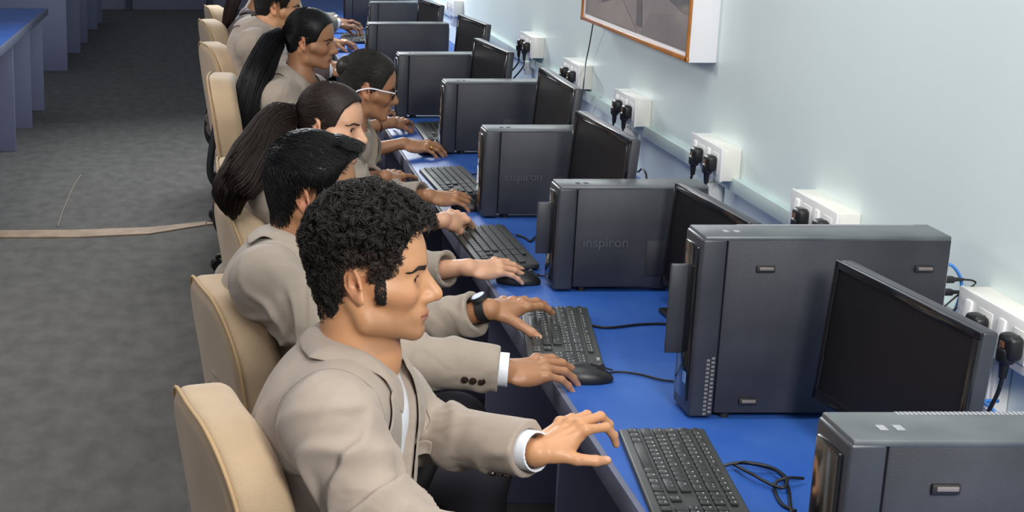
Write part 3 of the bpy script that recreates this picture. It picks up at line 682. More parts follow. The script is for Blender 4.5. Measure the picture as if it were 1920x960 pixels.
def person(c):
    near = c.get('near', 1); hv = (.0024, .0036, .0048)[near]; hc = (.0040, .0055, .0075)[near]
    s = c.get('hs', 1.0); fem = c.get('fem', 0); Hc = c['head']; HR = rotm(*[R(a) for a in c['rot']]); N, C, P = c['neck'], c['chest'], c['pelvis']; SR, SL = c['SR'], c['SL']
    ER, WR_, EL, WL = c['ER'], c['WR'], c['EL'], c['WL']
    t = root('person', (P[0], P[1], 0), c['label'], 'person')
    TF = frame(np.cross(SL - SR, N - P), N - P)            # torso frame: front, left, up
    fr, lf, up = TF[:, 0], TF[:, 1], TF[:, 2]
    HF = frame(c.get('face', V3(1, 0, 0)), V3(0, 0, 1)); kf = HF[:, 0]; kl = HF[:, 1]
    hipR, hipL = P - kl * .095 + V3(0, 0, -.03), P + kl * .095 + V3(0, 0, -.03)
    KR = hipR + kf * .42 + V3(0, 0, .0) - kl * .04; KL = hipL + kf * .42 + kl * .04
    AR = V3(KR[0] + .02, KR[1], .10); AL = V3(KL[0] - .02, KL[1], .10)
    hR = make_hand(WR_, c['fR'], c['uR'], 1, c.get('hand', 1.0), **c.get('kR', {})); hL = make_hand(WL, c['fL'], c['uL'], -1, c.get('hand', 1.0), **c.get('kL', {}))
    sk, lipc = SK[c.get('skin', 'tan')]; sk = np.array(lin(sk)); lipc = np.array(lin(lipc)); hh = c.get('hand', 1.0)
    hd = guard(Hc, .165 * s, lambda p: head_sdf((p - Hc) @ HR, s, fem))
    jawb = Hc + HR @ (V3(-.030, 0, -.035) * s)
    gR = guard(hR['c'], hR['r'], hR['fn']); gL = guard(hL['c'], hL['r'], hL['fn'])
    nr = c.get('neckr', .051 - .006 * fem)
    def skin(p):
        d = hd(p)
        d = smin(d, rc(p, jawb, N + up * .0, nr, nr + .004), .016)
        d = smin(d, rc(p, N - up * .02, C, .06, .09), .05); d = smin(d, rc(p, C, P, .09, .10), .05)
        d = smin(d, rc(p, SR, SL, .040, .040), .05)
        for (S_, E_, W_) in ((SR, ER, WR_), (SL, EL, WL)):
            d = smin(d, smin(rc(p, S_, E_, .040, .034), rc(p, E_, W_, .036, .0212 * hh), .01), .015)
        d = smin(d, smin(gR(p), gL(p), .002), .008)
        for (h_, k_, a_) in ((hipR, KR, AR), (hipL, KL, AL)): d = smin(d, smin(rc(p, h_, k_, .065, .045), rc(p, k_, a_, .045, .033), .02), .03)
        return d
    beard = c.get('beard', 0)
    def colf(v):
        col = np.tile(sk, (len(v), 1)); q = (v - Hc) @ HR / s; inh = ln_(q) < .16; ay = np.abs(q[:, 1])
        def mixin(w, cc): col[:] = col * (1 - w[:, None]) + np.array(cc) * w[:, None]
        lips = (1 - sstep(np.abs(q[:, 2] + .0602 + ay * .03), .0072, .0100)) * (1 - sstep(ay, .020, .0245)) * (q[:, 0] > .076) * inh
        ear = (1 - sstep(ln_(np.stack([q[:, 0] + .025, ay - .08, q[:, 2]], 1)), .02, .034)) * inh
        mixin(ear * .22, lin((205, 110, 85)))
        ck = (1 - sstep(ln_(np.stack([q[:, 0] - .06, ay - .045, q[:, 2] + .025], 1)), .008, .035)) * inh; mixin(ck * .18, lin((205, 120, 92)))
        mixin(lips * .55, lipc)
        if beard:
            w = sstep(-q[:, 2], .035, .075) * (1 - sstep(q[:, 0], .1, .11)) * sstep(q[:, 0], -.02, .02) * inh * (1 - lips) * (1 - sstep(-q[:, 2], .11, .13)); mixin(w * beard, lin((92, 66, 50)))
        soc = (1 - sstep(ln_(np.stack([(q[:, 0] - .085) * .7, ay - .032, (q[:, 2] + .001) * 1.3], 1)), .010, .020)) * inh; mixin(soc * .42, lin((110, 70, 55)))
        crease = (1 - sstep(np.abs(q[:, 2] + .0606), .0008, .0020)) * (ay < .023) * (q[:, 0] > .08) * inh; mixin(crease * .7, lin((90, 45, 40)))
        for H_ in (hR, hL):
            for n_ in H_['nails']: w = 1 - sstep(ln_(v - n_), .0045 * hh, .0068 * hh); mixin(w * .9, lin(c.get('nail', (232, 186, 170))))
            lq = (v - H_['W']) @ H_['L'] / H_['s']; w = (1 - sstep(lq[:, 2], -.024, -.008)) * sstep(lq[:, 0], -.01, .02) * (ln_(lq) < .22); mixin(w * .35, lin((214, 160, 130)))
        return np.clip(col, 0, 1)
    pts = np.array([Hc, N, C, P, SR, SL, ER, EL, WR_, WL, KR, KL, AR, AL] + hR['tips'] + hL['tips']); lo = pts.min(0) - .16; hi = pts.max(0) + .16; lo[2] = .05
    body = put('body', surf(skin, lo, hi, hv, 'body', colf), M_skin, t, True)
    HX = (HR * s, Hc)                       # head space -> world
    def hw(q): return Hc + HR @ (V3(*q) * s)
    Mh = Matrix([list(HR[0] * s) + [Hc[0]], list(HR[1] * s) + [Hc[1]], list(HR[2] * s) + [Hc[2]], [0, 0, 0, 1]])
    # eyes
    for sd in (-1, 1):
        b = bmesh.new(); bmesh.ops.create_uvsphere(b, u_segments=24, v_segments=16, radius=.0128)
        gz = c.get('gaze', (1, -.32, -.30)); g = Vector(gz).normalized()
        for v in b.verts:
            if v.co.normalized().dot(g) > .87: v.co = v.co * 1.02
        for f in b.faces: f.material_index = 1 if f.calc_center_median().normalized().dot(g) > .85 else 0; f.smooth = True
        b.transform(Mh @ Matrix.Translation((.0665, .0315 * sd, .003))); me = bpy.data.meshes.new('e'); b.to_mesh(me); b.free(); put('eye', me, [M_eye, M_iris], t, True)
        # brow of short hairs, lashes
        n = 420; u = rng.uniform(0, 1, n); x0 = np.interp(u, [0, .4, 1], [.088, .0825, .064]); y0 = np.interp(u, [0, 1], [.010, .047]); z0 = np.interp(u, [0, .6, 1], [.0185, .0245, .0205]) + rng.uniform(-.0036, .0036, n) * (1.15 - u) * (1 - .45 * fem)
        st = np.stack([x0, y0 * sd, z0], 1); st = project(lambda p: head_sdf(p, 1, fem), st, .0004); dr = np.stack([-.35 * np.ones(n), sd * np.ones(n), .25 - .5 * u], 1); dr = nrm2(dr + rng.normal(0, .08, (n, 3)))
        pa = np.stack([st + dr * k * .0032 for k in range(3)], 1); pa[:, 1:] = project(lambda p: head_sdf(p, 1, fem), pa[:, 1:].reshape(-1, 3), .0010, 2).reshape(n, 2, 3)
        v, f = tubes(pa, [.0006, .0006, .0002], 3); put('eyebrow', npmesh('b', v @ HX[0].T + HX[1], f), c.get('hm', M_hair), t, True)
        lp = [(.0785, .020, .0035), (.0815, .026, .0070), (.0800, .0345, .0074), (.0735, .0440, .0030)]
        v, f = tubes(smoothpath([(a_, b_ * sd, e_) for a_, b_, e_ in lp], 6)[None], .0012, 5); put('eyelash', npmesh('l', v @ HX[0].T + HX[1], f), M_hair, t, True)
    c['hairf'](c, t, HX, lambda p: head_sdf(p, 1, fem))

    # ---- clothes
    g_ = c.get('girth', 1.0); B1 = (C + P) / 2 + fr * .02
    lumps = c.get('lump', .0045); cuffR, cuffL = c.get('cuffR', .93), c.get('cuffL', .93)
    nbk = N + up * .10
    def torso(p):
        d = ell(p, C + fr * .005, (.112 * g_, .162 * g_, .19), TF); d = smin(d, ell(p, B1, (.120 * g_, .150 * g_, .17), TF), .06); d = smin(d, ell(p, P + V3(0, 0, .02), (.145 * g_, .170 * g_, .15), HF), .06)
        d = smin(d, rc(p, SR + fr * -.008, SL + fr * -.008, .058, .058), .05); d = smin(d, rc(p, N - up * .050 - fr * .010, SR, .046, .052), .04); d = smin(d, rc(p, N - up * .050 - fr * .010, SL, .046, .052), .04)
        d = smin(d, ell(p, C - fr * .045 + up * .05, (.075, .13, .12), TF), .05)
        return d
    def loc(p): q = (p - N) @ TF; return q[:, 0], q[:, 1], q[:, 2]
    ft = c.get('fold', 1.0)
    def fold(p, S_, E_, W_):
        L1 = np.linalg.norm(E_ - S_); a1 = (E_ - S_) / L1; L2 = np.linalg.norm(W_ - E_); a2 = (W_ - E_) / L2
        s1 = (p - S_) @ a1; s2 = (p - E_) @ a2; de = ln_(p - E_); w = np.exp(-(de / .15) ** 2); w2 = np.exp(-(ln_(p - S_ - a1 * .06) / .10) ** 2)
        ridge = lambda a: .5 + .5 * np.cos(2 * a)
        r1 = ridge(s2 * 34 + 2.2 * wr(p, 15, 1) + 3.0 * wr(p, 8, 2) + 9 * ((p - E_) @ np.cross(a2, V3(0, 0, 1)))); m1 = .55 + .45 * wr(p, 12, 7); r2 = ridge(s1 * 34 + 3 * wr(p, 11, 3) + 10 * ((p - S_) @ np.cross(a1, V3(0, 1, 0))))
        w = w * (1 - sstep(s2, L2 - .09, L2 - .01))
        return (w * r1 ** 3 * .032 * m1 + w2 * r2 ** 3 * .032 * (1.1 - m1) + r1 ** 3 * .008 * m1 - .006 * w - .004 * w2) * ft
    def outer(p):
        d = torso(p); f, l, u = loc(p)
        low = sstep(-u, .16, .34); bk = sstep(-f, -.02, .08)
        d = d - .010 - low * bk * (.5 + .5 * np.cos(2 * (u * 40 + 2.2 * wr(p, 9, 4) + 1.2 * l * 10))) ** 1.5 * .014 * ft - .005 * wr(p, 14, 5) * ft - .012 * ft * np.exp(-((np.abs(l) - .13) / .07) ** 2) * sstep(-u, .06, .2) * (.5 + .5 * np.cos(2 * (u * 30 + l * 34 * np.sign(l) + 2.5 * wr(p, 10, 8)))) ** 2
        return d
    def blazer(p):
        d = outer(p); f, l, u = loc(p)
        # V opening down to the shirt
        vw = .072 * np.clip(1 + (u + .02) / .28, 0, 1) + .0; cut = smax(np.abs(l) - vw, -f + .0, .01); cut = np.maximum(cut, -(torso(p) + .012)); d = smax(d, -cut, .004)
        d = smax(d, -rc(p, N - up * .012, nbk + fr * .02, nr + .004, nr + .016), .012)
        gap = np.maximum(np.abs(l - .004) - .0018, -f); gap = np.maximum(gap, u + .28); gap = np.maximum(gap, -(torso(p) - .006)); d = smax(d, -gap, .003)
        for (S_, E_, W_, cf) in ((SR, ER, WR_, cuffR), (SL, EL, WL, cuffL)):
            ax = nrm(W_ - E_); Wc = E_ + (W_ - E_) * cf; a = smin(rc(p, S_, E_, .066 * g_, .056), rc(p, E_, Wc + ax * .03, .056, .041 * (.9 + .1 * g_)), .03) - .003
            a = a - fold(p, S_, E_, Wc); a = smax(a, (p - Wc) @ ax, .003); d = smin(d, a, .022)
            d = smax(d, -rc(p, Wc - ax * .05, Wc + ax * .1, .0335, .037), .003)
        d = smax(d, -((p - P) @ V3(0, 0, 1) + .075), .01)
        return d
    pts = np.array([N, C, P, SR, SL, ER, EL, WR_, WL]); lo = pts.min(0) - .22; hi = pts.max(0) + .16; lo[2] = P[2] - .10
    jm = jacket_mat(c.get('jn', 'beige'), c.get('jrgb', (182, 168, 150)))
    bz = put('blazer', surf(blazer, lo, hi, hc, 'blazer'), jm, t, True)
    def shirt(p):
        f, l, u = loc(p); d = torso(p) + .004; d = np.maximum(d, np.maximum(np.abs(l) - .085, -f - .03)); d = smax(d, -(u + .36), .01)
        col = rc(p, N - up * .04, N + up * .006 + fr * .006, nr + .016, nr + .011); d = np.minimum(d, col) if not c.get('nocollar') else d
        return np.maximum(np.maximum(d, -rc(p, N - up * .02, N + up * .12 + fr * .03, nr + .009, nr + .009)), (p - N) @ nrm(up + fr * .9) - .030)
    sh = put('shirt', surf(shirt, np.array([N, C]).min(0) - .26, N + .14, hc * .8, 'shirt'), [c.get('shirtm', M_shirt)], t, True)
    # lapels, collar
    w3 = lambda f, l, u: N + fr * f + lf * l + up * u
    for sd in (-1, 1):
        o = ribbon('lapel', [w3(.060, .070 * sd, -.035), w3(.10, .062 * sd, -.07), w3(.12, .040 * sd, -.16), w3(.13, .006 * sd, -.29)],
               [w3(.055, .105 * sd, -.050), w3(.09, .132 * sd, -.082), w3(.11, .112 * sd, -.125), w3(.13, .012 * sd, -.295)], outer, .0050, .0035, jm, t)
    ang = np.linspace(-2.55, 2.55, 15); inn = []; out = []
    for a in ang:
        cb = (math.cos(a) + 1) / 2                         # 1 at the nape
        dirv = -fr * math.cos(a) + lf * math.sin(a)
        inn.append(N + dirv * (nr + .009 + .010 * (1 - cb)) + up * (.028 * cb - .030 * (1 - cb)) + fr * .004); out.append(N + dirv * (nr + .036 + .016 * (1 - cb)) + up * (-.022 * cb - .075 * (1 - cb)))
    ro = ribbon('collar', inn, out, None, 0, .004, jm, t, 30, 6) if False else None
    n = len(ang); out = [o_ if (outer(o_[None])[0] > .005) else project(outer, o_[None], .006, 4)[0] for o_ in out]; mid = [(i_ + o_) / 2 + nrm((i_ - N) - up * ((i_ - N) @ up)) * .006 + up * .012 for i_, o_ in zip(inn, out)]
    mid = [q if (outer(q[None])[0] > .010) else project(outer, q[None], .011, 4)[0] for q in mid]; inn = [q if (outer(q[None])[0] > .005) else project(outer, q[None], .007, 4)[0] for q in inn]
    rows = [smoothpath(q, 3) for q in (inn, mid, out)]; G = np.stack(rows, 1); m_ = len(G); i, j = np.meshgrid(np.arange(m_ - 1), np.arange(2), indexing='ij'); a = (i * 3 + j).ravel(); f = np.stack([a, a + 1, a + 4, a + 3], 1)
    o = put('collar', npmesh('collar', G.reshape(-1, 3), f), jm, t, True); md = o.modifiers.new('s', 'SOLIDIFY'); md.thickness = .004; md.offset = 0; md = o.modifiers.new('u', 'SUBSURF'); md.levels = 2; md.render_levels = 2
    if near == 0:
        for S_, sd in ((SR, 1), (SL, -1)):
            a = np.linspace(-1.0, 4.1, 40)[:, None]; q = S_ + lf * .040 * sd + .085 * (np.cos(a) * fr + np.sin(a) * up); q = project(blazer, q, .0, 6)
            v, f = tubes(smoothpath(q[::2], 3)[None], .0007, 5); put('sleeve_seam', npmesh('seam', v, f), mat('seam_thread', (132, 120, 108), .9), t, True)
    # shirt cuffs
    for (nm, E_, W_, cf) in (('R', ER, WR_, cuffR), ('L', EL, WL, cuffL)):
        if nm in c.get('cuffs', 'RL'):
            ax = nrm(W_ - E_); Wc = E_ + (W_ - E_) * cf
            cfn = lambda p: np.maximum(np.maximum(rc(p, Wc - ax * .05, Wc + ax * .05, .0335, .0335), -rc(p, Wc - ax * .1, Wc + ax * .1, .0300, .0300)), np.abs((p - Wc + ax * .01) @ ax) - .028)
            put('shirt_cuff', surf(cfn, Wc - .06, Wc + .06, .0018, 'cuff'), M_shirt, t, True)
    for (nm, E_, W_, cf, side) in (('R', ER, WR_, cuffR, c.get('btR')), ('L', EL, WL, cuffL, c.get('btL'))):
        if side is None: continue
        ax = nrm(W_ - E_); Wc = E_ + (W_ - E_) * cf; sdv = nrm(side - ax * (side @ ax))
        for k in range(3):
            q = Wc - ax * (.030 + .016 * k) + sdv * .05; q = project(blazer, q[None], .001, 5)[0]; nn = grad(blazer, q[None])[0]
            b = MB(); b.cyl(q, q + nn * .003, .0072, .0066, 20); b.cyl(q + nn * .003, q + nn * .0036, .0030, .0025, 10); put('button', b.mesh(), M_btn, t, True)
    # breast pocket, pocket flap, front buttons
    o = ribbon('breast_pocket', [w3(.13, .075, -.155), w3(.13, .135, -.150)], [w3(.13, .076, -.172), w3(.13, .136, -.167)], blazer, .002, .003, jm, t, 10, 4)
    for k in range(2):
        q = project(blazer, w3(.15, -.012, -.31 - .09 * k)[None], .0015, 6)[0]; nn = grad(blazer, q[None])[0]; b = MB(); b.cyl(q, q + nn * .0035, .009, .008, 20); put('button', b.mesh(), M_btn, t, True)
    def trous(p):
        d = ell(p, P + V3(0, 0, -.02), (.13, .165, .11), HF)
        for (h_, k_, a_) in ((hipR, KR, AR), (hipL, KL, AL)): d = smin(d, smin(rc(p, h_, k_, .088, .068), rc(p, k_, a_, .068, .052), .03), .035)
        d = d - .004 * wr(p, 18, 6) - .003; d = smax(d, .115 - p[:, 2], .01)
        for a_ in (AR, AL): d = smax(d, -rc(p, a_ - V3(0, 0, .05), a_ + V3(0, 0, .06), .042, .040), .003)
        return d
    pts = np.array([P, KR, KL, AR, AL]); put('trousers', surf(trous, pts.min(0) - .2, pts.max(0) + .2, hc * 1.2, 'trousers'), M_trous, t, True)
    for a_ in (AR, AL):
        fn = lambda p: smax(smin(rbox(p, a_ + V3(.05, 0, -.055), (.135, .043, .035), .03, HF), rc(p, a_ + V3(0, 0, -.03), a_ + V3(0, 0, .02), .046, .043), .03), .004 - p[:, 2], .004)
        put('shoe', surf(fn, a_ - .25, a_ + .25, .008, 'shoe'), M_shoe, t, True)
    c['root'] = t; c['hR'] = hR; c['hL'] = hL; c['blz'] = blazer; return t

# ------------------------------------------------------------------ hair styles
def cap_fn(hs, thick, bumps=0, fr=60, seed=0):
    """hair volume over the skull: thick(p) metres"""
    def f(p): 
        d = ell(p, (-.008, 0, .040), (.087, .074, .084)); d = smin(d, ell(p, (.030, 0, .034), (.058, .060, .068)), .03); d = smin(d, rc(p, (-.030, 0, .0), (-.024, 0, -.080), .055, .044), .03)
        return d - thick(p) - (bumps * wr(p, fr, seed) if bumps else 0)
    return f
def hairline(p, front=.060, temple=.018, side=-.004, nape=-.062, rec=0):
    """>0 where hair grows: a line over the forehead, before the ears and at the nape"""
    ay = np.abs(p[:, 1]); x = p[:, 0]; z = p[:, 2]
    zl = np.interp(x, [-.12, -.058, -.036, -.026, .010, .016, .034, .039, .048, .058, .075, .09], [nape, nape, -.030, .026, .028, -.030, -.030, .004, .022, .046, front + .008, front + .012])
    return z - zl - rec * sstep(x, .030, .055)
def earclear(p): q = np.stack([p[:, 0], np.abs(p[:, 1]), p[:, 2]], 1); return ell(q, (-.012, .088, .001), (.0235, .026, .034))
def put_hair(name, vf, m, t):
    vs = []; fs = []; n = 0
    for v, f in vf: vs.append(v); fs.append(f + n); n += len(v)
    return put(name, npmesh(name, np.concatenate(vs), np.concatenate(fs)), m, t, True)
def cap_mesh(cap, line, skull, HX, name, m, t, h=.003, soft=.008):
    fn = lambda p: smax(smax(smax(cap(p), -line(p), soft), -(skull(p) + .004), .001), -earclear(p), .003)
    me = surf(fn, (-.16, -.12, -.11), (.13, .12, .16), h, name); Mx = Matrix([list(HX[0][k]) + [HX[1][k]] for k in range(3)] + [[0, 0, 0, 1]]); me.transform(Mx); return put(name, me, m, t, True)
def hair_curly(c, t, HX, skull):
    m = c['hm']
    thick = lambda p: .0025 + .0165 * sstep(p[:, 2], .02, .10) * (1 - .5 * sstep(-p[:, 0], .03, .08))
    cap = cap_fn(1, thick, .0035, 95, 1); line = lambda p: hairline(p, .070, nape=-.079) + .003 * wr(p, 90, 4)
    cap_mesh(cap, line, skull, HX, 'hair', m, t)
    n = 2600; st = scalp_points(cap, n, lambda p: line(p) > .002); g = grad(cap, st); ref = nrm2(rng.normal(size=st.shape)); u = nrm2(np.cross(g, ref)); w = np.cross(g, u)
    S = 10; k = np.linspace(0, 1, S)[None, :, None]; top = sstep(st[:, 2], .0, .07)[:, None, None]; rad = (.0016 + .0036 * top) * rng.uniform(.7, 1.3, (n, 1, 1)); turns = rng.uniform(.7, 1.3, (n, 1, 1)) * 2 * math.pi; ph = rng.uniform(0, 6.3, (n, 1, 1))
    adv = (.005 + .005 * top) * rng.uniform(.6, 1.2, (n, 1, 1)); lo_, hi_ = [], []
    low = (st[:, 2] < .062 - .25 * (st[:, 0] < -.03)) & (st[:, 0] > -.05)
    for q in range(7):
        o1, o2, o3 = rng.normal(0, .0019, (3, n, 1, 1)); rq = rad * rng.uniform(.85, 1.15, (n, 1, 1)); pq = ph + rng.normal(0, .35, (n, 1, 1))
        P = st[:, None] - g[:, None] * .002 + g[:, None] * (.0010 + rq * (1 - np.cos(turns * k + pq)) + .003 * top * k + o3 * .6) + u[:, None] * (adv * k * 1.3 + o1) + w[:, None] * (rq * 1.3 * np.sin(turns * k + pq) + o2)
        for sel, lst in ((low, lo_), (~low, hi_)): v, f = tubes(P[sel], np.array([.00055] * 6 + [.0005, .0005, .0004, .0002]), 3); lst.append((v @ HX[0].T + HX[1], f))
    put_hair('curls', hi_, m, t); put_hair('curls', lo_, mat('dark_brown_short_curls', (52, 40, 33), .5), t)
    # sideburns
    for sd in (-1, 1):
        q = np.stack([rng.uniform(.020, .034, 900), sd * np.full(900, .068), rng.uniform(-.030, .032, 900)], 1); q = project(skull, q, .0005); d_ = nrm2(np.stack([rng.normal(.1, .3, 900), rng.normal(0, .1, 900), np.full(900, -1.)], 1))
        pa = np.stack([q + d_ * a for a in (0, .003, .006)], 1); v, f = tubes(pa, [.0006, .0005, .0002], 3); put_hair('sideburn', [(v @ HX[0].T + HX[1], f)], m, t)
def hair_short(c, t, HX, skull):
    m = c['hm']
    thick = lambda p: .003 + .008 * sstep(p[:, 2], .01, .08) + .010 * sstep(p[:, 0], .03, .085) * sstep(p[:, 2], .05, .09)
    cap = cap_fn(1, thick, .0012, 60, 2); line = lambda p: hairline(p, .062, nape=-.076, rec=.016)
    cap_mesh(cap, line, skull, HX, 'hair', m, t)
    def flow(p, k):
        f = np.stack([np.where(p[:, 2] > .06, .9, .15), .25 * np.sign(p[:, 1]) * (p[:, 2] < .1) - .35 * (p[:, 2] > .08), np.where(p[:, 2] > .06, -.15, -.9)], 1); return f
    st = scalp_points(cap, 5200, lambda p: line(p) > .004 + .030 * sstep(p[:, 0], .015, .04) * (1 - sstep(p[:, 2], .09, .11))); put_hair('hair_strands', [strands(st, flow, cap, 7, .0052, .0012, .22, .0008, .0003, HX, '', m, t)], m, t)
    # swept fringe
    n = 700; st = np.stack([rng.uniform(.03, .075, n), rng.uniform(-.05, .055, n), np.full(n, .12)], 1); st = project(cap, st, 0, 4); P = [st]; p = st.copy()
    for k in range(6): p = p + nrm2(np.stack([np.full(n, 1.0 - .05 * k), -.25 + p[:, 1] * 3, np.full(n, .35 - .16 * k)], 1) + rng.normal(0, .05, (n, 3))) * .0062; P.append(p)
    v, f = tubes(np.stack(P, 1), np.linspace(.0011, .0004, 7), 3); put_hair('fringe', [(v @ HX[0].T + HX[1], f)], m, t)
def hair_tail(c, t, HX, skull):
    m = c['hm']; tie = np.array(c.get('tie', (-.118, 0, .045)))
    thick = lambda p: .0025 + .006 * sstep(p[:, 2], .02, .09)
    cap = cap_fn(1, thick, .0005, 40, 2); line = lambda p: hairline(p, .060, nape=-.050, rec=.014) + .0008 * wr(p, 120, 3)
    cap_mesh(cap, line, skull, HX, 'hair', m, t, soft=.002)
    def flow(p, k): return tie - p
    st = scalp_points(cap, 4200, lambda p: (line(p) > .001) & (ln_(p - tie) > .03)); st = st[np.argsort(rng.uniform(size=len(st)))]
    L = ln_(st - tie); P = [st]; p = st.copy(); S = 10; off = rng.uniform(.0016, .0034, len(p)); j = rng.normal(0, .05, p.shape)
    for k in range(S - 1): p = p + nrm2(tie - p + j * .1) * (L * 1.12 / (S - 1))[:, None] * np.minimum(1, ln_(p - tie) / .012)[:, None]; g = grad(cap, p, .003); p = p - (np.clip(cap(p) - off, -.01, .01))[:, None] * g; P.append(p)
    v, f = tubes(np.stack(P, 1), .0008, 3); put_hair('hair_strands', [(v @ HX[0].T + HX[1], f)], m, t)
    tw = HX[1] + HX[0] @ tie
    fnb = lambda p: rc(p, tw - V3(.012, 0, 0), tw + V3(.010, 0, 0), .020, .020)
    pth = c.get('tail')
    if pth is not None:
        cen = smoothpath([tw] + [np.array(q) for q in pth], 8); S = len(cen); sp = np.linspace(0, 1, S); wd = c.get('tailw', .036); prof = np.interp(sp, [0, .12, .45, .8, 1], [.014, wd * .75, wd, wd * .8, wd * .25]); n = 2600
        T = np.gradient(cen, axis=0); T = nrm2(T); u = nrm2(np.cross(T, V3(0, 1, .1))); w = np.cross(T, u); a = rng.uniform(0, 6.28, n); r = np.sqrt(rng.uniform(0, 1, n)); ln2 = rng.uniform(.75, 1.0, n)
        P = np.zeros((n, 14, 3))
        for k in range(14):
            q = ln2 * k / 13; idx = q * (S - 1); i0 = np.clip(idx.astype(int), 0, S - 2); fr_ = (idx - i0)[:, None]
            g = lambda A: A[i0] * (1 - fr_) + A[i0 + 1] * fr_
            pr = np.interp(q, sp, prof); wv = .12 * np.sin(q * 9 + a * 3); P[:, k] = g(cen) + g(u) * (np.cos(a + wv) * r * pr)[:, None] * 1.0 + g(w) * (np.sin(a + wv) * r * pr)[:, None] * 1.0
        v, f = tubes(P, np.interp(np.linspace(0, 1, 14), [0, .8, 1], [.0012, .0013, .0004]), 3); put_hair('ponytail', [(v, f)], m, t)
        core = lambda p: np.min(np.stack([rc(p, cen[i], cen[min(i + 4, S - 1)], max(prof[i] * .80 - .002, .005), max(prof[min(i + 4, S - 1)] * .80 - .002, .004)) for i in range(0, S - 1, 4)]), 0) - .002 * wr(p, 70, 1)
        put('ponytail_core', surf(core, cen.min(0) - .07, cen.max(0) + .07, .006, 'core'), m, t, True)
        put('hair_tie', surf(lambda p: np.maximum(ln_(p - tw - nrm(cen[3] - cen[0]) * .01) - .021, np.abs((p - tw - nrm(cen[3] - cen[0]) * .01) @ nrm(cen[3] - cen[0])) - .010), tw - .05, tw + .05, .0035, 'tie'), mat('black_hair_tie', (24, 22, 26), .6), t, True)
    if c.get('bun'):
        bn = lambda p: ell(p, tie + V3(-.006, 0, 0), (.030, .040, .036)) - .003 * np.sin(ln_(p - tie) * 300 + 6 * wr(p, 30, 1)); me = surf(bn, tie - .09, tie + .09, .003, 'bun'); me.transform(Matrix([list(HX[0][k]) + [HX[1][k]] for k in range(3)] + [[0, 0, 0, 1]])); put('hair_bun', me, m, t, True)

# ------------------------------------------------------------------ the row of people
def dn(a, b=0, z=-.12): return nrm(V3(a, b, z))
DEF = dict(kR=dict(curls=((.35, .55, .3), (.32, .6, .3), (.35, .6, .3), (.4, .55, .3)), thumb=(.55, -.35, .25)), kL=dict(curls=((.25, .6, .4),) * 4, thumb=(.65, -.30, .2)), uR=V3(-.15, 0, 1), uL=V3(-.15, 0, 1), fR=dn(1, .05), fL=dn(1, -.05))
def seat_pose(Y, **k):
    """relaxed sitting pose in front of the desk at depth Y, overridden by k"""
    b = dict(DEF); b.update(pelvis=V3(.15, Y, .53), chest=V3(.17, Y, .78), neck=V3(.235, Y, 1.0), head=V3(.30, Y, 1.12), rot=(-6, 8, 0), SR=V3(.20, Y - .165, .94), SL=V3(.22, Y + .165, .94),
        ER=V3(.36, Y - .25, .74), EL=V3(.38, Y + .24, .74), WR=V3(.58, Y - .20, .80), WL=V3(.58, Y + .18, .81)); b.update(k); return b
PE = []
A_ = at
def along(a, b): return nrm(np.asarray(b) - np.asarray(a))
# nearest man, curly hair
w = A_(1008, 847, Z=.83); k = A_(1085, 792, Z=.868)
PE.append(dict(DEF, near=0, label='man with curly black hair in beige blazer, nearest the camera, left fingers on the keyboard', head=A_(674, 541, Y=2.225) + V3(.021, .075, .0), rot=(-12, -2, -4), neck=A_(676, 656, Y=2.31), chest=A_(618, 850, Y=2.31), pelvis=V3(.14, 2.31, .53),
    SR=A_(622, 800, Y=2.13), SL=A_(730, 752, Y=2.46), ER=A_(712, 985, Y=2.02), WR=A_(985, 1080, Z=.81), EL=V3(.31, 2.53, .775), WL=w, fL=along(w, k) + V3(0, 0, -.02), uL=V3(-.25, -.25, 1), face=V3(1, -.12, 0),
    kL=dict(curls=((.42, .80, .40), (.30, .85, .40), (.35, .8, .4), (.4, .7, .4)), spread=(.14, .02, -.10, -.18), thumb=(.86, -.36, .36), lens=1.0), hand=.90, cuffL=.95, fold=1.0, btL=V3(0, -1, -1), skin='tan', beard=.35, hm=M_hair, hairf=hair_curly, jrgb=(166, 151, 137), jn='light', shirtm=None))
# second man
w = A_(945, 693, Z=.80); k = A_(1115, 682, Z=.785); w2 = A_(918, 578, Z=.818); k2 = A_(1046, 560, Z=.800)
PE.append(dict(DEF, near=0, label='man with straight swept black hair and black wristwatch, mouse in his right hand', head=A_(566, 377, Y=3.02) + V3(.022, .075, 0), rot=(-4, 5, 0), neck=A_(562, 462, Y=3.1), chest=A_(530, 600, Y=3.1), pelvis=V3(.14, 3.1, .53),
    SR=A_(500, 530, Y=2.93), SL=A_(590, 505, Y=3.27), ER=A_(640, 662, Y=2.82), WR=w, fR=along(w, k), uR=V3(0, -.25, 1), EL=A_(700, 640, Y=3.28), WL=w2, fL=along(w2, k2), uL=V3(-.1, -.25, 1), cuffR=.97, cuffL=.89, cuffs='R', btR=V3(0, -1, -.25),
    kR=dict(curls=((.12, .34, .22), (.12, .38, .25), (.15, .42, .25), (.18, .42, .25)), spread=(.12, .02, -.10, -.22), thumb=(.5, -.3, .25)), kL=dict(curls=((.04, .28, .24), (.02, .32, .24), (.06, .36, .28), (.15, .4, .3)), spread=(.06, .02, -.06, -.15), thumb=(1.15, -.25, .1)), hand=1.0, skin='brown', beard=.15, hm=M_hairj, hairf=hair_short, jrgb=(160, 147, 133), jn='mid'))
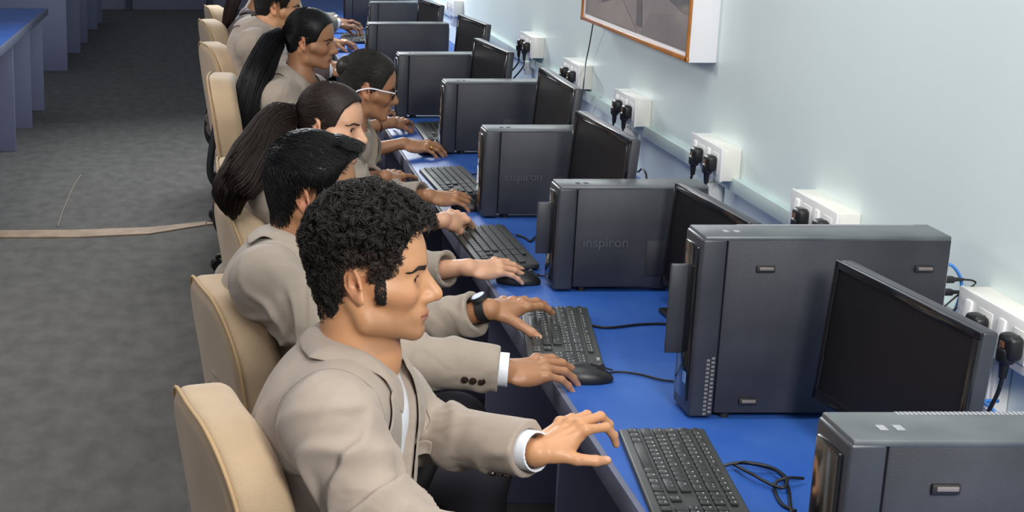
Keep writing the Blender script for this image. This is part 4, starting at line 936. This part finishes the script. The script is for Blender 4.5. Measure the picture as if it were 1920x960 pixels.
# woman with long brown ponytail
w = A_(880, 500, Z=.805); k = A_(990, 500, Z=.79); w2 = A_(832, 412, Z=.81); k2 = A_(893, 400, Z=.80)
PE.append(dict(DEF, near=1, fem=1, hs=.94, hand=.92, label='woman with long brown ponytail, face turned towards the keyboards, behind the swept haired man', head=A_(608, 247, Y=3.93) + V3(.02, .07, 0), rot=(-24, 3, -6), neck=A_(585, 308, Y=4.0), chest=A_(530, 420, Y=4.0), pelvis=V3(.13, 4.0, .53), girth=.86,
    SR=A_(520, 375, Y=3.87), SL=A_(600, 352, Y=4.15), ER=A_(690, 520, Y=3.72), WR=w, fR=along(w, k), uR=V3(-.1, -.3, 1), EL=A_(690, 440, Y=4.1), WL=w2, fL=along(w2, k2), uL=V3(.1, -.5, 1), cuffR=.80, cuffL=.6, cuffs='',
    kR=dict(curls=((.14, .30, .22),) * 4, thumb=(.5, -.3, .2)), kL=dict(curls=((.5, 1.0, .6), (.5, 1.1, .7), (.6, 1.1, .7), (.6, 1.1, .6)), thumb=(.5, -.4, .4)), skin='fair', hm=M_hairb, hairf=hair_tail, tie=(-.118, 0, .040),
    tail=[A_(512, 238, Y=3.96), A_(486, 285, Y=3.88), A_(456, 330, Y=3.83), A_(434, 362, Y=3.81), A_(438, 405, Y=3.82)], tailw=.070, jrgb=(150, 139, 126), jn='shaded', nail=(236, 205, 196)))  # same beige blazer cloth, coloured darker to stand in for shade
# woman with glasses
w = A_(806, 366, Z=.80); k = A_(890, 372, Z=.785); w2 = A_(722, 330, Z=.81); k2 = A_(778, 322, Z=.79)
PE.append(dict(DEF, near=1, fem=1, hs=.94, hand=.9, label='woman with pinned up black hair leaning forward wearing white framed glasses', head=A_(680, 172, Y=4.70) + V3(.02, .07, 0), rot=(2, 11, 0), neck=A_(652, 240, Y=4.75), chest=A_(628, 320, Y=4.75), pelvis=V3(.20, 4.75, .53), girth=.84,
    SR=A_(625, 285, Y=4.62), SL=A_(665, 275, Y=4.92), ER=A_(690, 380, Y=4.5), WR=w, fR=along(w, k), uR=V3(-.1, -.3, 1), EL=A_(640, 345, Y=4.95), WL=w2, fL=along(w2, k2), uL=V3(0, -.4, 1), cuffR=.90, cuffL=.7, cuffs='',
    kR=dict(curls=((.25, .45, .3),) * 4, thumb=(.5, -.3, .2)), kL=dict(curls=((.05, .15, .1), (.5, .9, .5), (.6, 1.0, .6), (.6, 1.0, .6)), thumb=(.5, -.3, .3)), skin='brown', hm=M_hair, hairf=hair_tail, tie=(-.086, 0, .060), bun=1, jrgb=(150, 139, 126), jn='shaded', nail=(236, 205, 196)))  # blazer again the shared beige cloth with shade put into its colour
# woman with long black ponytail
w = A_(758, 268, Z=.80); k = A_(825, 276, Z=.785); w2 = A_(735, 229, Z=.80); k2 = A_(782, 220, Z=.785)
PE.append(dict(DEF, near=1, fem=1, hs=.94, hand=.92, label='woman with very long jet black ponytail hanging down her back, gold ring on her hand', head=A_(572, 82, Y=5.43) + V3(.02, .07, 0), rot=(-14, 5, 0), neck=A_(560, 150, Y=5.5), chest=A_(536, 220, Y=5.5), pelvis=V3(.22, 5.5, .53), girth=.86,
    SR=A_(525, 190, Y=5.36), SL=A_(585, 175, Y=5.65), ER=A_(620, 300, Y=5.25), WR=w, fR=along(w, k), uR=V3(-.1, -.3, 1), EL=A_(640, 250, Y=5.6), WL=w2, fL=along(w2, k2), uL=V3(0, -.3, 1), cuffR=.66, cuffL=.5, cuffs='',
    kR=dict(curls=((.25, .45, .3),) * 4, thumb=(.5, -.3, .2)), skin='brown', hm=M_hairj, hairf=hair_tail, tie=(-.120, 0, .030),
    tail=[A_(500, 100, Y=5.46), A_(472, 170, Y=5.38), A_(456, 240, Y=5.35), A_(452, 305, Y=5.35)], tailw=.062, jrgb=(160, 147, 133), jn='mid', nail=(226, 90, 130)))
# pale blazer, head out of frame
w = A_(698, 209, Z=.79); k = A_(740, 202, Z=.785)
PE.append(dict(DEF, near=2, label='person in pale blazer at the top of the frame, only ear and neck showing', head=A_(512, 16, Y=6.25) + V3(.02, .07, 0), rot=(-4, 8, 0), neck=A_(500, 62, Y=6.3), chest=A_(484, 120, Y=6.3), pelvis=V3(.18, 6.3, .53),
    SR=A_(478, 88, Y=6.13), SL=A_(520, 78, Y=6.46), ER=A_(590, 190, Y=6.05), WR=w, fR=along(w, k), uR=V3(0, -.2, 1), EL=V3(.4, 6.5, .75), WL=V3(.62, 6.4, .81), skin='tan', hm=M_hair, hairf=hair_short, jrgb=(166, 151, 137), jn='light'))
PE.append(dict(DEF, near=2, fem=1, hs=.94, hand=.95, label='person in dark grey brown jacket at the top left, head out of frame', head=V3(.28, 7.3, 1.20), rot=(-4, 8, 0), neck=V3(.22, 7.3, 1.06), chest=V3(.15, 7.3, .82), pelvis=V3(.13, 7.3, .53),
    SR=V3(.17, 7.14, .99), SL=V3(.19, 7.45, .99), ER=V3(.36, 7.05, .80), WR=V3(.56, 7.12, .81), EL=V3(.38, 7.5, .80), WL=V3(.58, 7.40, .81), skin='brown', hm=M_hairb, hairf=hair_tail, jrgb=(96, 84, 82), jn='dark', tail=[V3(.10, 7.3, 1.12), V3(.06, 7.3, .95)]))
w = A_(628, 79, Z=.80); k = A_(675, 76, Z=.785)
PE.append(dict(DEF, near=2, label='person whose bare hand reaches the farthest visible keyboard, body almost out of frame', head=V3(.36, 8.3, 1.24), rot=(-4, 8, 0), neck=V3(.30, 8.3, 1.08), chest=V3(.24, 8.3, .82), pelvis=V3(.18, 8.3, .53),
    SR=V3(.27, 8.14, 1.0), SL=V3(.28, 8.46, 1.0), ER=V3(.42, 8.05, .80), WR=w, fR=along(w, k), EL=V3(.46, 8.5, .80), WL=V3(.66, 8.42, .81), skin='brown', hm=M_hairj, hairf=hair_short, jrgb=(120, 112, 104), jn='grey', cuffR=.7))
PE.append(dict(DEF, near=2, label='farthest person, grey jacket sleeve with white cuff at the top edge', head=V3(.46, 9.25, 1.26), rot=(-4, 8, 0), neck=V3(.40, 9.25, 1.10), chest=V3(.34, 9.25, .84), pelvis=V3(.26, 9.25, .53),
    SR=V3(.38, 9.09, 1.02), SL=V3(.38, 9.41, 1.02), ER=V3(.54, 9.0, .84), WR=V3(.76, 9.05, .84), fR=V3(1, 0, -.2), EL=V3(.56, 9.45, .82), WL=V3(.78, 9.38, .83), skin='deep', hm=M_hairj, hairf=hair_short, jrgb=(120, 112, 104), jn='grey'))
for c in PE:
    if c.get('shirtm', 0) is None:
        c['shirtm'] = mat('striped_white_shirt', (236, 238, 245), .75)
    person(c)

# ---- what they wear
def band(Wc, ax, r, hw_, th, name, m, parent):
    fn = lambda p: np.maximum(np.abs(rc(p, Wc - ax * .05, Wc + ax * .05, r, r)) - th, np.abs((p - Wc) @ ax) - hw_); return put(name, surf(fn, Wc - .06, Wc + .06, .0018, name), m, parent, True)
c = PE[1]; ax = along(c['EL'], c['WL']); Wc = c['WL'] - ax * .012
t = root('wristwatch', tuple(Wc), 'black wristwatch on the left wrist of the swept haired man', 'watch')
band(Wc, ax, .0262, .011, .0020, 'strap', M_blackm, t)
nn = nrm(V3(-.1, -.25, 1) - ax * (V3(-.1, -.25, 1) @ ax)); b = MB(); b.cyl(Wc + nn * .026, Wc + nn * .036, .018, .017, 28); b.cyl(Wc + nn * .036, Wc + nn * .0365, .015, .015, 28, mi=1); put('watch_case', b.mesh(), [M_blackm, mat('blue_watch_face', (60, 84, 150), .4)], t, True)
c = PE[4]; ax = along(c['EL'], c['WL']); Wc = c['WL'] - ax * .06
t = root('bracelet', tuple(Wc), 'thin dark bracelet on the left wrist of the black ponytail woman', 'bracelet'); band(Wc, ax, .0275, .003, .0016, 'band', mat('dark_bangle', (90, 40, 36), .3), t)
h = c['hR']; q = h['W'] + h['L'] @ (V3(.104, -.0125, -.001) * h['s']); ax = h['L'][:, 0]
t = root('ring', tuple(q), 'gold ring on the right hand of the black ponytail woman', 'ring'); band(q, ax, .0098, .003, .0012, 'band', mat('gold', (222, 172, 70), .25, metal=1), t)
c = PE[3]; HR = rotm(*[R(a) for a in c['rot']]); s = c['hs']
t = root('glasses', tuple(c['head']), 'white framed glasses worn by the woman with pinned up hair', 'glasses'); M_gf = mat('white_glasses_frame', (232, 234, 240), .3)
hw = lambda q: c['head'] + HR @ (V3(*q) * s)
for sd in (-1, 1):
    ring_ = [hw((.096 - .006 * abs(math.sin(a)) - .008 * max(0, math.cos(a)), sd * (.034 + .025 * math.cos(a)), .002 + .018 * math.sin(a))) for a in np.linspace(0, 2 * math.pi, 13)]
    tube_obj('rim', ring_, .0020, M_black, t, 6, 5, True)
    tube_obj('temple_arm', [hw((.088, sd * .060, .008)), hw((.05, sd * .078, .010)), hw((.0, sd * .082, .012)), hw((-.035, sd * .082, .0)), hw((-.05, sd * .080, -.012))], .0028, M_gf, t, 6, 5, True)
    ln = MB(); ln.poly([tuple(q) for q in ring_[:-1]], .001, tuple(HR[:, 0])); put('lens', ln.mesh(smooth=False), M_glass, t, True)
tube_obj('bridge', [hw((.097, .010, .006)), hw((.103, 0, .010)), hw((.097, -.010, .006))], .0018, M_black, t, 6, 5, True)

# ------------------------------------------------------------------ chairs
def chair(X, Y, top, label, rz=0, tilt=R(9), group=None, cover=False, hb=.50):
    t = root('office_chair', (X, Y, 0), label, 'chair', group, rz); sx = .27
    zc = top - hb / 2
    def back(p):
        q = p.copy(); q[:, 0] += (q[:, 2] - zc) * math.tan(tilt) * 1.0 - .35 * q[:, 1] ** 2 * 1.0 - 0
        q = q - V3(0, 0, zc); e = np.sqrt(np.maximum(np.abs(q[:, 1]) - .06, 0) ** 2 + np.maximum(np.abs(q[:, 2]) - (hb / 2 - .15), 0) ** 2) - .15; x = np.abs(q[:, 0]) - .024
        return np.sqrt(np.maximum(e + .030, 0) ** 2 + np.maximum(x, 0) ** 2) + np.minimum(np.maximum(e + .030, x), 0) - .028 - .0015 * wr(p, 14, 3)
    put('backrest', surf(back, (-.2, -.3, top - hb - .06), (.25, .3, top + .06), .007, 'back'), M_chair, t)
    a = np.linspace(0, 2 * math.pi, 49); rr_ = []
    for q in a:
        cy, sz = math.cos(q), math.sin(q); y = np.sign(cy) * .06 * (abs(cy) > .02) + .147 * cy; z = np.sign(sz) * (hb / 2 - .15) * (abs(sz) > .02) + .147 * sz
        rr_.append((-.046 - z * math.tan(tilt) + .35 * y * y, y, zc + z))
    v, f = tubes(np.array(rr_)[None], .0038, 6); put('piping', npmesh('pip', v, f), mat('tan_piping', (182, 152, 112), .8), t)
    seat = lambda p: rbox(p, (sx - .05, 0, .420), (.200, .200, .036), .034) - .0015 * wr(p, 15, 2)
    put('seat', surf(seat, (0, -.3, .36), (.55, .3, .55), .008, 'seat'), M_chair, t)
    bd = [(.16, 0, .40), (.02, 0, .40), (-.055, 0, .47), (-.052 + .03, 0, zc - .05)]
    tube_obj('back_bracket', bd, .016, M_blackm, t, 8)
    for sd in (-1, 1):
        tube_obj('armrest', [(.20, sd * .24, .42), (.20, sd * .285, .46), (.12, sd * .29, .58), (.10, sd * .29, .645), (.18, sd * .29, .672), (.30, sd * .29, .665), (.34, sd * .29, .60), (.30, sd * .28, .48), (.28, sd * .24, .42)], .017, M_blackm, t, 10)
    b = MB(); b.cyl((sx, 0, .12), (sx, 0, .41), .026); b.cyl((sx, 0, .12), (sx, 0, .26), .034); put('gas_column', b.mesh(), M_black, t)
    for k in range(5):
        q = k * 2 * math.pi / 5 + .3; e = V3(sx + .29 * math.cos(q), .29 * math.sin(q), .075); put('leg', MB().cyl((sx, 0, .13), tuple(e), .024, .014, 10).mesh(), M_black, t)
        b = MB(); b.cyl((e[0], e[1] - .02, .031), (e[0], e[1] + .02, .031), .027, seg=20); b.cyl(tuple(e), (e[0], e[1], .03), .008); put('castor', b.mesh(), M_black, t)
    return t
CH = [(.042, 2.30, .905, 'beige chair of the curly haired man, nearest the camera', 14), (.058, 3.06, .890, 'beige chair of the swept haired man, second from the camera', 13),
      (.105, 3.96, .867, 'beige chair below the end of the brown ponytail', 10), (.10, 4.80, .82, 'beige chair of the woman with glasses, mostly hidden', 0),
      (.070, 5.45, 1.015, 'pale beige chair with black armrest behind the long jet black ponytail', -4), (.045, 6.35, 1.03, 'pale beige chair with broad bright back behind the pale blazer', 12),
      (.03, 7.35, 1.03, 'small beige chair at the top of the row behind the dark jacket', 10), (.05, 8.35, 1.01, 'farthest beige chair, just its top left corner in view', 8)]
for X, Y, top, lb, rz in CH: chair(X, Y, top, lb, R(rz))

GROUPS = {'chair': 'beige chairs along the row of people', 'computer tower': 'computer towers on the blue desk', 'monitor': 'monitors facing the row of people', 'keyboard': 'keyboards on the blue desk', 'computer mouse': 'mice under the right hands', 'person': 'people sitting in a row at the desk', 'data box': 'small white boxes low on the wall'}
for o in list(COL.objects):
    if o.parent is None and o.get('category') in GROUPS and 'group' not in o: o['group'] = GROUPS[o['category']]
